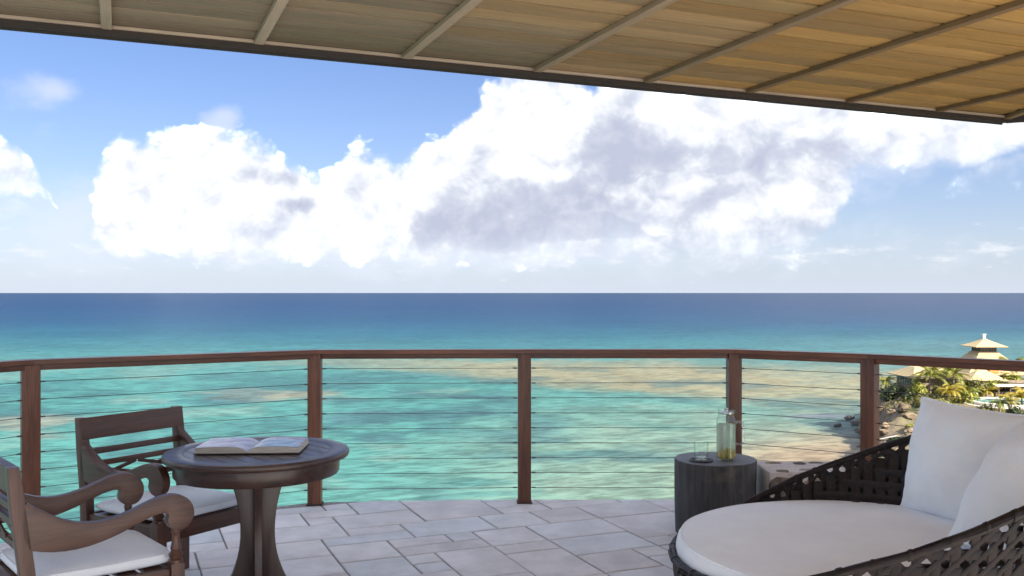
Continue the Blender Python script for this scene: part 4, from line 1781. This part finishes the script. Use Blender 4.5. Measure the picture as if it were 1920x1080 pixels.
M['land'] = land_mat()
head = grid_mesh('headland', np.concatenate([np.linspace(-80, 40, 45), np.arange(41, 130, .9), np.linspace(132, 420, 40)]), np.concatenate([np.linspace(-90, 110, 50), np.arange(112, 260, .9), np.linspace(263, 460, 30)]), M['land'])
tag(head, 'rocky headland sloping into the sea at the right', 'headland', kind='structure')


def lz(x, y):
    return float(land_z(np.array([x]), np.array([y]))[0])


def at(px, py, d):
    return Vector(((px - 960) / 1760.0 * d, d, EYE - (py - 549) / 1760.0 * d))


def ground_at(px, d):
    x = (px - 960) / 1760.0 * d
    return Vector((x, d, lz(x, d)))


# ------------------------------------------------------------------ villa on the point
M['shingle'] = simple('pale_cedar_shingles', (.36, .275, .155), (.47, .375, .225), 3.0, .8, stretch=(1, 1, 4), bstr=.6, bdist=.05)
M['vwall'] = simple('villa_stone_wall', (.16, .12, .09), (.27, .21, .16), 2.0, .85, bstr=.6, bdist=.05)
M['vwood'] = simple('villa_timber', (.07, .035, .02), (.13, .07, .04), 3.0, .6, bstr=.2)
M['vorange'] = simple('villa_varnished_cladding', (.42, .16, .04), (.55, .24, .07), 3.0, .5, stretch=(4, 4, .3), bstr=.3)
M['vwhite'] = simple('villa_white_paint', (.70, .68, .62), (.80, .78, .72), 3.0, .6, bstr=.1)


def pane_mat():
    m, T, bs, _ = material('villa_window_glass')
    n = T.noise(objc(T), .8, 2.0, .5)
    T.put(bs.inputs['Base Color'], T.mix(n, (.03, .05, .055), (.07, .11, .115)))
    bs.inputs['Roughness'].default_value = .08
    bs.inputs['Specular IOR Level'].default_value = .8
    return m


M['pane'] = pane_mat()


def hip_roof(name, c, ax, ay, ze, zr, rx, ry, mat, parent, th=.16, base=None):
    """hipped roof: eave half-sizes ax, ay at height ze; ridge half-sizes rx, ry at zr; slightly flared eaves, laid in courses"""
    vs_, fs = [], []
    lev = 9
    for k in range(lev):
        q = k / (lev - 1)
        zz = ze + (zr - ze) * (q ** 1.12)
        x, y = ax + (rx - ax) * q, ay + (ry - ay) * q
        step = .05 if k < lev - 1 else 0.0
        for (hx, hy, z_) in ((x, y, zz), (x, y, zz + step)):
            vs_ += [(c[0] - hx, c[1] - hy, z_), (c[0] + hx, c[1] - hy, z_), (c[0] + hx, c[1] + hy, z_), (c[0] - hx, c[1] + hy, z_)]
    n = lev * 2
    for k in range(n - 1):
        for i in range(4):
            j = (i + 1) % 4
            fs.append((k * 4 + i, k * 4 + j, k * 4 + 4 + j, k * 4 + 4 + i))
    fs.append(tuple(range((n - 1) * 4, n * 4)))
    b0 = len(vs_)
    vs_ += [(c[0] - ax + .1, c[1] - ay + .1, ze - th), (c[0] + ax - .1, c[1] - ay + .1, ze - th), (c[0] + ax - .1, c[1] + ay - .1, ze - th), (c[0] - ax + .1, c[1] + ay - .1, ze - th)]
    for i in range(4):
        j = (i + 1) % 4
        fs.append((b0 + i, b0 + j, j, i))
    fs.append((b0 + 3, b0 + 2, b0 + 1, b0))
    return obj(name, vs_, fs, mat, parent)


VB = Vector((105.6, 210.0, -19.2))
villa = empty('villa', VB, 0, 'pagoda roofed villa with a glazed lantern tower on the headland', 'villa')
hip_roof('lantern_roof', (0, 0), 3.6, 3.6, -10.45 - VB.z, -8.75 - VB.z, .12, .12, M['shingle'], villa)
bm = bmesh.new()
add_box(bm, (0, 0, .45), (.5, .5, .9), None, .04)
add_box(bm, (0, 0, .98), (.75, .75, .14), None, .03)
o = bobj('finial', bm, M['vwhite'], villa)
o.location = (0, 0, -8.8 - VB.z)
bl = 1.82
lantern = box('lantern_wall', (0, 0, -11.05 - VB.z), (2 * bl - .3, 2 * bl - .3, 1.2), M['vwood'], villa, .02)
for (nx, ny) in ((0, -1), (-1, 0), (1, 0), (0, 1)):
    for k in range(5):
        u = -bl + 2 * bl * (k + .5) / 5
        c = (nx * (bl - .10) + (u if nx == 0 else 0), ny * (bl - .10) + (u if ny == 0 else 0), 0.02)
        s = (.56, .05, .86) if nx == 0 else (.05, .56, .86)
        box('window_pane', c, s, M['pane'], lantern, .005)
    for k in range(6):
        u = -bl + 2 * bl * k / 5
        c = (nx * (bl - .06) + (u if nx == 0 else 0), ny * (bl - .06) + (u if ny == 0 else 0), 0.0)
        box('mullion', c, (.13, .13, 1.18), M['vwood'], lantern, .01)
hip_roof('main_roof', (0, 0), 7.0, 7.0, -16.3 - VB.z, -11.55 - VB.z, 1.95, 1.95, M['shingle'], villa, .22)
mainw = box('main_wall', (0, 0, (-16.5 - 19.6) / 2 - VB.z), (10.4, 10.4, 3.1), M['vwall'], villa, .03)
for (nx, ny) in ((0, -1), (-1, 0)):
    for k in range(4):
        u = -3.9 + 2.6 * k
        c = (nx * 5.21 + (u if nx == 0 else 0), ny * 5.21 + (u if ny == 0 else 0), .25)
        box('window_pane', c, (1.9, .06, 2.1) if nx == 0 else (.06, 1.9, 2.1), M['pane'], mainw, .01)
        for q in (-1.05, 1.05):
            c2 = (nx * 5.25 + (u + q if nx == 0 else 0), ny * 5.25 + (u + q if ny == 0 else 0), .25)
            box('window_frame', c2, (.16, .16, 2.4), M['vwood'], mainw, .01)
# porch wing towards the pool
pc = at(1840, 700, 200) - VB
hip_roof('porch_roof', (pc.x, pc.y), 4.0, 3.4, -16.9 - VB.z, -15.0 - VB.z, .9, .1, M['shingle'], villa, .2)
for sx in (-1, 0, 1):
    for sy in (-1, 1):
        box('porch_post', (pc.x + sx * 3.2, pc.y + sy * 2.6, (-17.1 - 19.9) / 2 - VB.z), (.3, .3, 2.8), M['vwhite'], villa, .02)
box('porch_back_wall', (pc.x, pc.y + 2.9, (-17.1 - 19.9) / 2 - VB.z), (6.8, .3, 2.8), M['vwood'], villa, .02)
oc = at(1864.5, 696.5, 203.2) - VB
box('timber_dormer', (oc.x, oc.y + .6, oc.z), (1.9, 1.2, 1.0), M['vorange'], villa, .02)
# side wall of rubble stone in front of the terrace
sc_ = at(1880, 714, 200)
box('garden_wall', Vector((sc_.x + 1.6, sc_.y, -17.9)) - VB, (7.6, .6, 1.5), M['vwall'], villa, .04)

PB = Vector((87.2, 198.3, -19.4))
pav = empty('garden_pavilion', PB, 0, 'low pavilion with pale hipped roof and glazed wall behind the palms', 'pavilion')
hip_roof('roof', (0, 0), 5.3, 6.4, -15.95 - PB.z, -14.1 - PB.z, 2.6, 1.2, M['shingle'], pav, .2)
hip_roof('roof_cap', (1.2, 1.0), 2.4, 1.6, -14.16 - PB.z, -13.6 - PB.z, 1.2, .1, M['shingle'], pav, .1)
pw = box('wall', (0.3, 0, (-16.1 - 20.6) / 2 - PB.z), (8.2, 10.6, 4.5), M['vwall'], pav, .03)
for k in range(6):
    y = 4.3 - 1.22 * k
    fr = box('window_frame', (-4.14, y, .95), (.10, 1.18, 2.3), M['vwood'], pw, .01)
for k in range(6):
    y = 4.3 - 1.22 * k
    box('window_pane', (-4.20, y, 1.28), (.06, .98, 1.45), M['pane'], pw, .005)
    box('lower_panel', (-4.20, y, .15), (.06, .98, .60), M['vwall'], pw, .005)
box('base_wall', (0.2, 0, -.9), (9.0, 11.4, 1.6), M['vwall'], pav, .05)

# pergola by the pool
pg = at(1892, 721, 195)
perg = empty('pergola', (pg.x + 1.0, pg.y, -20.2), 0, 'white flat topped pergola behind the round pool', 'pergola')
box('deck_slab', (0, 0, -17.75 + 20.2), (8.4, 2.6, .22), M['vwhite'], perg, .02)
for k in range(15):
    box('rafter', (-3.9 + k * .56, -.2, -18.0 + 20.2), (.16, 3.3, .24), M['vwood'], perg, .01)
for sx in (-3.7, -1.3, 1.3, 3.7):
    for sy in (-1.0, 1.0):
        box('post', (sx, sy, 1.0), (.28, .28, 2.1), M['vwood'], perg, .02)

# round pool
def pool_water_mat():
    m, T, bs, _ = material('pool_water')
    n = T.noise(objc(T), 1.2, 3.0, .5, .5)
    T.put(bs.inputs['Base Color'], T.mix(n, (.10, .30, .32), (.22, .44, .44)))
    bs.inputs['Roughness'].default_value = .06
    bump(T, bs, n, .2, .1)
    return m


pool = empty('swimming_pool', (POOL[0], POOL[1], -22.6), 0, 'round raised swimming pool with stone rim below the villa', 'pool')
lathe('pool_wall', [(8.7, -.4), (8.55, 1.6), (8.6, 1.95), (9.0, 2.0), (9.0, 2.16), (8.5, 2.18)], M['vwall'], pool, 64, False)
lathe('walkway', [(8.5, 2.16), (8.5, 2.20), (7.35, 2.20), (7.35, 2.1)], M['vwhite'], pool, 64, False)
lathe('pool_rim', [(7.35, 2.1), (7.35, 2.75), (7.2, 2.80), (6.75, 2.80), (6.7, 2.74), (6.7, 2.2)], M['vwhite'], pool, 64, False)
lathe('pool_water', [(6.72, 2.60), (3.0, 2.62), (.1, 2.62)], pool_water_mat(), pool, 48)

# ------------------------------------------------------------------ rocks on the headland
M['boulder'] = simple('boulder_rock', (.075, .056, .038), (.22, .165, .105), .8, .9, bstr=.9, bdist=.15, vary=.5)
M['wetrock'] = simple('wet_rock', (.02, .018, .017), (.06, .05, .045), 1.5, .6, bstr=.8, bdist=.1, vary=.5)
boulder_meshes = []
for k in range(6):
    bm = bmesh.new()
    bmesh.ops.create_icosphere(bm, subdivisions=3, radius=1.0)
    for v in bm.verts:
        d = v.co.normalized()
        q = 1 + .38 * mnoise.noise(d * 1.3 + Vector((k * 5.1, 0, 0))) + .16 * mnoise.noise(d * 3.1 + Vector((0, k * 3.3, 0)))
        cell = mnoise.cell(d * 2.2 + Vector((k, k, k))) * .10
        v.co = d * (q + cell)
    me = bpy.data.meshes.new('boulder')
    bm.to_mesh(me)
    bm.free()
    me.shade_smooth()
    me.set_sharp_from_angle(angle=R(35))
    me.materials.append(M['boulder'])
    boulder_meshes.append(me)
rk = random.Random(31)
for k in range(46):
    d = rk.uniform(150, 198)
    px = rk.uniform(1640, 1740) if k < 34 else rk.uniform(1740, 1900)
    if k >= 34: d = rk.uniform(160, 174)
    g = ground_at(px, d)
    if g.z < SEA + .4: continue
    o = bpy.data.objects.new('boulder', rk.choice(boulder_meshes))
    s = rk.uniform(.4, 1.35)
    o.location = g + Vector((0, 0, s * .1))
    o.scale = (s * rk.uniform(.8, 1.5), s * rk.uniform(.7, 1.2), s * rk.uniform(.5, .85))
    o.rotation_euler = (rk.uniform(-.3, .3), rk.uniform(-.3, .3), rk.uniform(0, 6.3))
    link(o)
    tag(o, 'weathered brown boulder on the slope of the headland', 'rock', 'boulders on the headland slope')
wet_me = boulder_meshes[0].copy()
wet_me.materials.clear()
wet_me.materials.append(M['wetrock'])
for k in range(13):
    px, py = rk.uniform(1588, 1640), rk.uniform(783, 806)
    if k < 3: px, py = rk.uniform(1570, 1590), rk.uniform(795, 803)
    d = 52800.0 / (py - 549)
    o = bpy.data.objects.new('wet_rock', wet_me)
    s = rk.uniform(.35, 1.0)
    o.location = ((px - 960) / 1760 * d, d, SEA + s * .15)
    o.scale = (s * 1.3, s, s * .6)
    o.rotation_euler = (0, 0, rk.uniform(0, 6.3))
    link(o)
    tag(o, 'small dark wet rock awash at the foot of the headland', 'rock', 'wet rocks at the shore')
# bleached driftwood trunk on the rocks
g = ground_at(1664, 158)
dw = tube('driftwood_log', [g + Vector((-2.2, .3, .55)), g + Vector((-1.0, .1, .95)), g + Vector((.3, 0, 1.25)), g + Vector((1.4, -.2, 1.5)), g + Vector((1.9, -.3, 1.45))], [.06, .11, .12, .10, .05], simple('bleached_wood', (.30, .29, .28), (.42, .40, .38), 4, .8), None, 8)
tag(dw, 'bleached driftwood log lying on the headland rocks', 'driftwood')


# ------------------------------------------------------------------ plants
def leaf_mat(name, c1, c2, trans=.25):
    m, T, bs, out = material(name)
    oi = T.node('ShaderNodeObjectInfo')
    geo = T.node('ShaderNodeNewGeometry')
    n = T.noise(geo.outputs['Position'], 1.7, 3.0, .6)
    f = T.m('ADD', T.m('MULTIPLY', n, .7), T.m('MULTIPLY', geo.outputs['Random Per Island'], .45))
    c = T.mix(T.smooth(f, .25, .85), c1, c2)
    T.put(bs.inputs['Base Color'], c)
    bs.inputs['Roughness'].default_value = .5
    tl = T.node('ShaderNodeBsdfTranslucent')
    T.put(tl.inputs[0], c)
    mx = T.node('ShaderNodeMixShader')
    mx.inputs[0].default_value = trans
    T.l.new(bs.outputs[0], mx.inputs[1])
    T.l.new(tl.outputs[0], mx.inputs[2])
    T.l.new(mx.outputs[0], out.inputs[0])
    return m


M['palm_leaf'] = leaf_mat('palm_leaflets', (.075, .095, .015), (.24, .24, .035))
M['palm_yellow'] = leaf_mat('yellowing_palm_leaflets', (.20, .16, .02), (.42, .33, .045))
M['bush_dark'] = leaf_mat('dark_shrub_leaves', (.015, .028, .010), (.045, .065, .020))
M['bush_bright'] = leaf_mat('bright_shrub_leaves', (.11, .14, .018), (.34, .34, .05))
M['bush_olive'] = leaf_mat('olive_shrub_leaves', (.07, .075, .02), (.19, .18, .05))
M['bark'] = simple('palm_bark', (.17, .13, .09), (.30, .24, .17), 3, .9, stretch=(1, 1, 4), bstr=.5, bdist=.03)


def palm(base, height, crown, mat, label, seed, lean=(0, 0)):
    rg = random.Random(seed)
    t = empty('palm_tree', base, rg.uniform(0, 6), label, 'palm tree', 'palms round the villa')
    path, rad = [], []
    for i in range(9):
        q = i / 8
        path.append((lean[0] * q * q * height, lean[1] * q * q * height, -.5 + q * (height + .5)))
        rad.append(.20 - .07 * q + (.08 if i == 0 else 0))
    tube('trunk', path, rad, M['bark'], t, 8)
    top_ = Vector(path[-1])
    vs_, fs = [], []
    nf = 19
    for k in range(nf):
        a = 2 * math.pi * k / nf + rg.uniform(-.2, .2)
        up = rg.uniform(-.15, 1.05)
        L = 1.2 * crown * rg.uniform(.85, 1.15)
        d = Vector((math.cos(a), math.sin(a), 0))
        pts = []
        for i in range(13):
            q = i / 12
            el_ = up - 1.75 * q * q
            if i == 0:
                p = Vector(top_)
            else:
                p = pts[-1] + (d * math.cos(el_) + Vector((0, 0, 1)) * math.sin(el_)) * (L / 12)
            pts.append(p)
        side = Vector((-d.y, d.x, 0))
        for i in range(1, 13):
            q = i / 12
            ll = crown * .30 * (math.sin(math.pi * min(1, q * .9 + .1)) ** .6) * rg.uniform(.8, 1.1)
            for s in (-1, 1):
                for sub in (0, .5):
                    p = pts[i - 1].lerp(pts[i], sub)
                    tdir = (pts[i] - pts[i - 1]).normalized()
                    tip = p + (side * s * .85 + tdir * .55 + Vector((0, 0, -.42))).normalized() * ll
                    w = tdir * (L / 12 * .26)
                    b = len(vs_)
                    vs_ += [p - w, p + w, tip]
                    fs.append((b, b + 1, b + 2))
        for i in range(12):     # midrib
            b = len(vs_)
            w = side * .035
            vs_ += [pts[i] - w, pts[i] + w, pts[i + 1] + w, pts[i + 1] - w]
            fs.append((b, b + 1, b + 2, b + 3))
    obj('crown', vs_, fs, mat, t)
    return t


def bush(base, rx, ry, rz, mat, label, seed, name='shrub', n=520, leaf=.30):
    rg = random.Random(seed)
    t = empty(name, base, 0, label, 'shrub', 'shrubs on the headland')
    vs_, fs = [], []
    lobes = [(Vector((rg.uniform(-.55, .55) * rx, rg.uniform(-.55, .55) * ry, rg.uniform(.25, .75) * rz)), rg.uniform(.38, .62)) for _ in range(7)]
    for k in range(n):
        c, q = rg.choice(lobes)
        d = Vector((rg.gauss(0, 1), rg.gauss(0, 1), rg.gauss(.25, 1))).normalized()
        rr = rg.uniform(.55, 1.05) * q
        p = c + Vector((d.x * rx * rr, d.y * ry * rr, d.z * rz * rr))
        if p.z < -.2: continue
        nrm = (d + Vector((rg.uniform(-.6, .6), rg.uniform(-.6, .6), rg.uniform(-.2, .8)))).normalized()
        s1 = nrm.orthogonal().normalized()
        s1 = Matrix.Rotation(rg.uniform(0, 6.3), 3, nrm) @ s1
        s2 = nrm.cross(s1)
        l = leaf * rg.uniform(.7, 1.5)
        b = len(vs_)
        vs_ += [p - s1 * l, p + s2 * l * .45, p + s1 * l, p - s2 * l * .45]
        fs.append((b, b + 1, b + 2, b + 3))
    obj('foliage', vs_, fs, mat, t)
    stv, stf = [], []
    for c, q in lobes[:4]:
        v_, f_ = tube_data([(0, 0, -.5), c * .5, c], [.10, .07, .03], 5)
        b = len(stv)
        stv += v_
        stf += [tuple(i + b for i in f) for f in f_]
    obj('stems', stv, stf, M['bark'], t)
    return t


PALMS = [  # px, distance, height m, crown m, yellow, label
    (1661, 202, 4.2, 2.7, 0, 'small palm at the left end of the pavilion, next to the railing post'),
    (1742, 189, 4.4, 3.9, 0, 'full green palm in front of the pavilion roof'),
    (1788, 191, 4.6, 4.2, 0, 'broad palm between the pavilion and the villa'),
    (1806, 188, 3.6, 3.6, 0, 'palm just left of the villa porch'),
    (1781, 184, 2.6, 3.0, 1, 'low yellowing palm under the broad palm'),
    (1850, 194, 3.2, 2.3, 1, 'short yellow palm in front of the porch roof'),
    (1874, 168, 3.8, 2.1, 0, 'slim palm left of a pair in front of the pool'),
    (1893, 168.5, 4.0, 2.1, 1, 'slim palm right of a pair in front of the pool'),
    (1917, 180, 4.0, 3.4, 1, 'yellow palm cut by the right picture edge'),
    (1900, 206, 4.6, 3.4, 0, 'palm beside the orange timber dormer'),
    (1762, 196, 4.0, 3.2, 0, 'palm showing behind the full green palm'),
]
for k, (px, d, h, c, yel, lab) in enumerate(PALMS):
    palm(ground_at(px, d) - Vector((0, 0, .2)), h, c, M['palm_yellow'] if yel else M['palm_leaf'], lab, 100 + k, (random.uniform(-.06, .06), random.uniform(-.06, .06)))
BUSH = [  # px, distance, rx, ry, rz, material, label
    (1666, 193, 2.6, 2.6, 3.0, 'bush_dark', 'dark green shrub below the small palm'),
    (1684, 192, 3.0, 2.5, 2.7, 'bush_dark', 'dark green shrub under the pavilion windows'),
    (1700, 190, 2.0, 2.0, 1.6, 'bush_dark', 'low dark shrub at the corner of the pavilion'),
    (1720, 189, 1.8, 1.8, 3.4, 'bush_bright', 'tall bright green shrub hiding the pavilion corner'),
    (1745, 180, 4.0, 3.0, 2.1, 'bush_olive', 'rounded olive mound of scrub above the pillow corner'),
    (1768, 187, 2.4, 2.4, 2.6, 'bush_olive', 'olive shrub beneath the broad palm'),
    (1800, 183, 2.4, 2.2, 2.4, 'bush_bright', 'bright shrub left of the pool rim'),
    (1822, 190, 2.2, 2.0, 3.2, 'bush_bright', 'bright upright shrub behind the pool rim'),
    (1835, 195, 2.2, 2.0, 2.6, 'bush_olive', 'olive shrub at the foot of the porch'),
    (1785, 172, 2.6, 2.2, 2.2, 'bush_bright', 'yellow green shrub on the slope below the pool'),
    (1846, 169, 2.4, 2.0, 2.9, 'bush_olive', 'olive bush standing against the pool wall'),
    (1866, 166, 1.8, 1.8, 1.4, 'bush_bright', 'low bright shrub at the foot of the slim palms'),
    (1886, 165, 1.9, 1.8, 1.6, 'bush_bright', 'bright shrub between the slim palm trunks'),
    (1908, 168, 2.6, 2.4, 3.2, 'bush_dark', 'dark shrub right of the slim palms'),
    (1912, 163, 2.0, 2.0, 1.8, 'bush_bright', 'pale bright shrub at the lower right edge'),
    (1882, 197, 2.0, 1.5, 2.6, 'bush_olive', 'olive shrub under the white pergola'),
    (1862, 196, 1.6, 1.5, 2.4, 'bush_bright', 'bright shrub at the left end of the pergola'),
    (1902, 202, 2.4, 2.0, 3.0, 'bush_bright', 'bright shrub behind the garden wall'),
    (1760, 168, 2.2, 2.0, 1.5, 'bush_olive', 'low olive scrub on the rocky slope'),
    (1825, 165, 2.2, 2.0, 1.3, 'bush_olive', 'low olive scrub under the pool wall'),
    (1709, 163, 1.5, 1.4, 1.2, 'bush_bright', 'yellow flowering shrub among the boulders'),
    (1655, 148, 1.4, 1.2, 1.2, 'bush_bright', 'small yellow shrub at the foot of the railing post'),
    (1680, 156, 1.5, 1.4, 1.1, 'bush_dark', 'dark scrub beside the driftwood log'),
]
for k, (px, d, rx, ry, rz, mt, lab) in enumerate(BUSH):
    bush(ground_at(px, d) - Vector((0, 0, .15)), rx, ry, rz, M[mt], lab, 300 + k)


def ground_cover():
    rg = random.Random(77)
    vs_, fs = [], []
    k = 0
    while k < 9000:
        d = rg.uniform(158, 215)
        px = rg.uniform(1655, 2050)
        x = (px - 960) / 1760 * d
        if math.hypot(x - POOL[0], d - POOL[1]) < 9.2: k += 1; continue
        if abs(x - PB.x) < 5 and abs(d - PB.y) < 6: k += 1; continue
        if mnoise.noise(Vector((x * .12, d * .12, 0))) < -.05 or (d < 176 and px < 1730): k += 1; continue
        z = lz_fast(x, d)
        if z < SEA + 3.5: k += 1; continue
        p = Vector((x, d, z + rg.uniform(0, .7)))
        nrm = Vector((rg.uniform(-1, 1), rg.uniform(-1, 1), rg.uniform(.1, 1))).normalized()
        s1 = nrm.orthogonal().normalized()
        s2 = nrm.cross(s1)
        l = rg.uniform(.2, .5)
        b = len(vs_)
        vs_ += [p - s1 * l, p + s2 * l * .5, p + s1 * l, p - s2 * l * .5]
        fs.append((b, b + 1, b + 2, b + 3))
        k += 1
    o = obj('ground_cover', vs_, fs, M['bush_olive'])
    tag(o, 'low leafy ground cover between the villa and the rocks', 'ground cover', kind='stuff')


_gx, _gd = np.arange(40, 140, 1.0), np.arange(140, 230, 1.0)
_GX, _GD = np.meshgrid(_gx, _gd, indexing='ij')
_GZ = land_z(_GX, _GD)


def lz_fast(x, d):
    i, j = int(min(max(x - 40, 0), 98)), int(min(max(d - 140, 0), 88))
    return float(_GZ[i, j])


ground_cover()
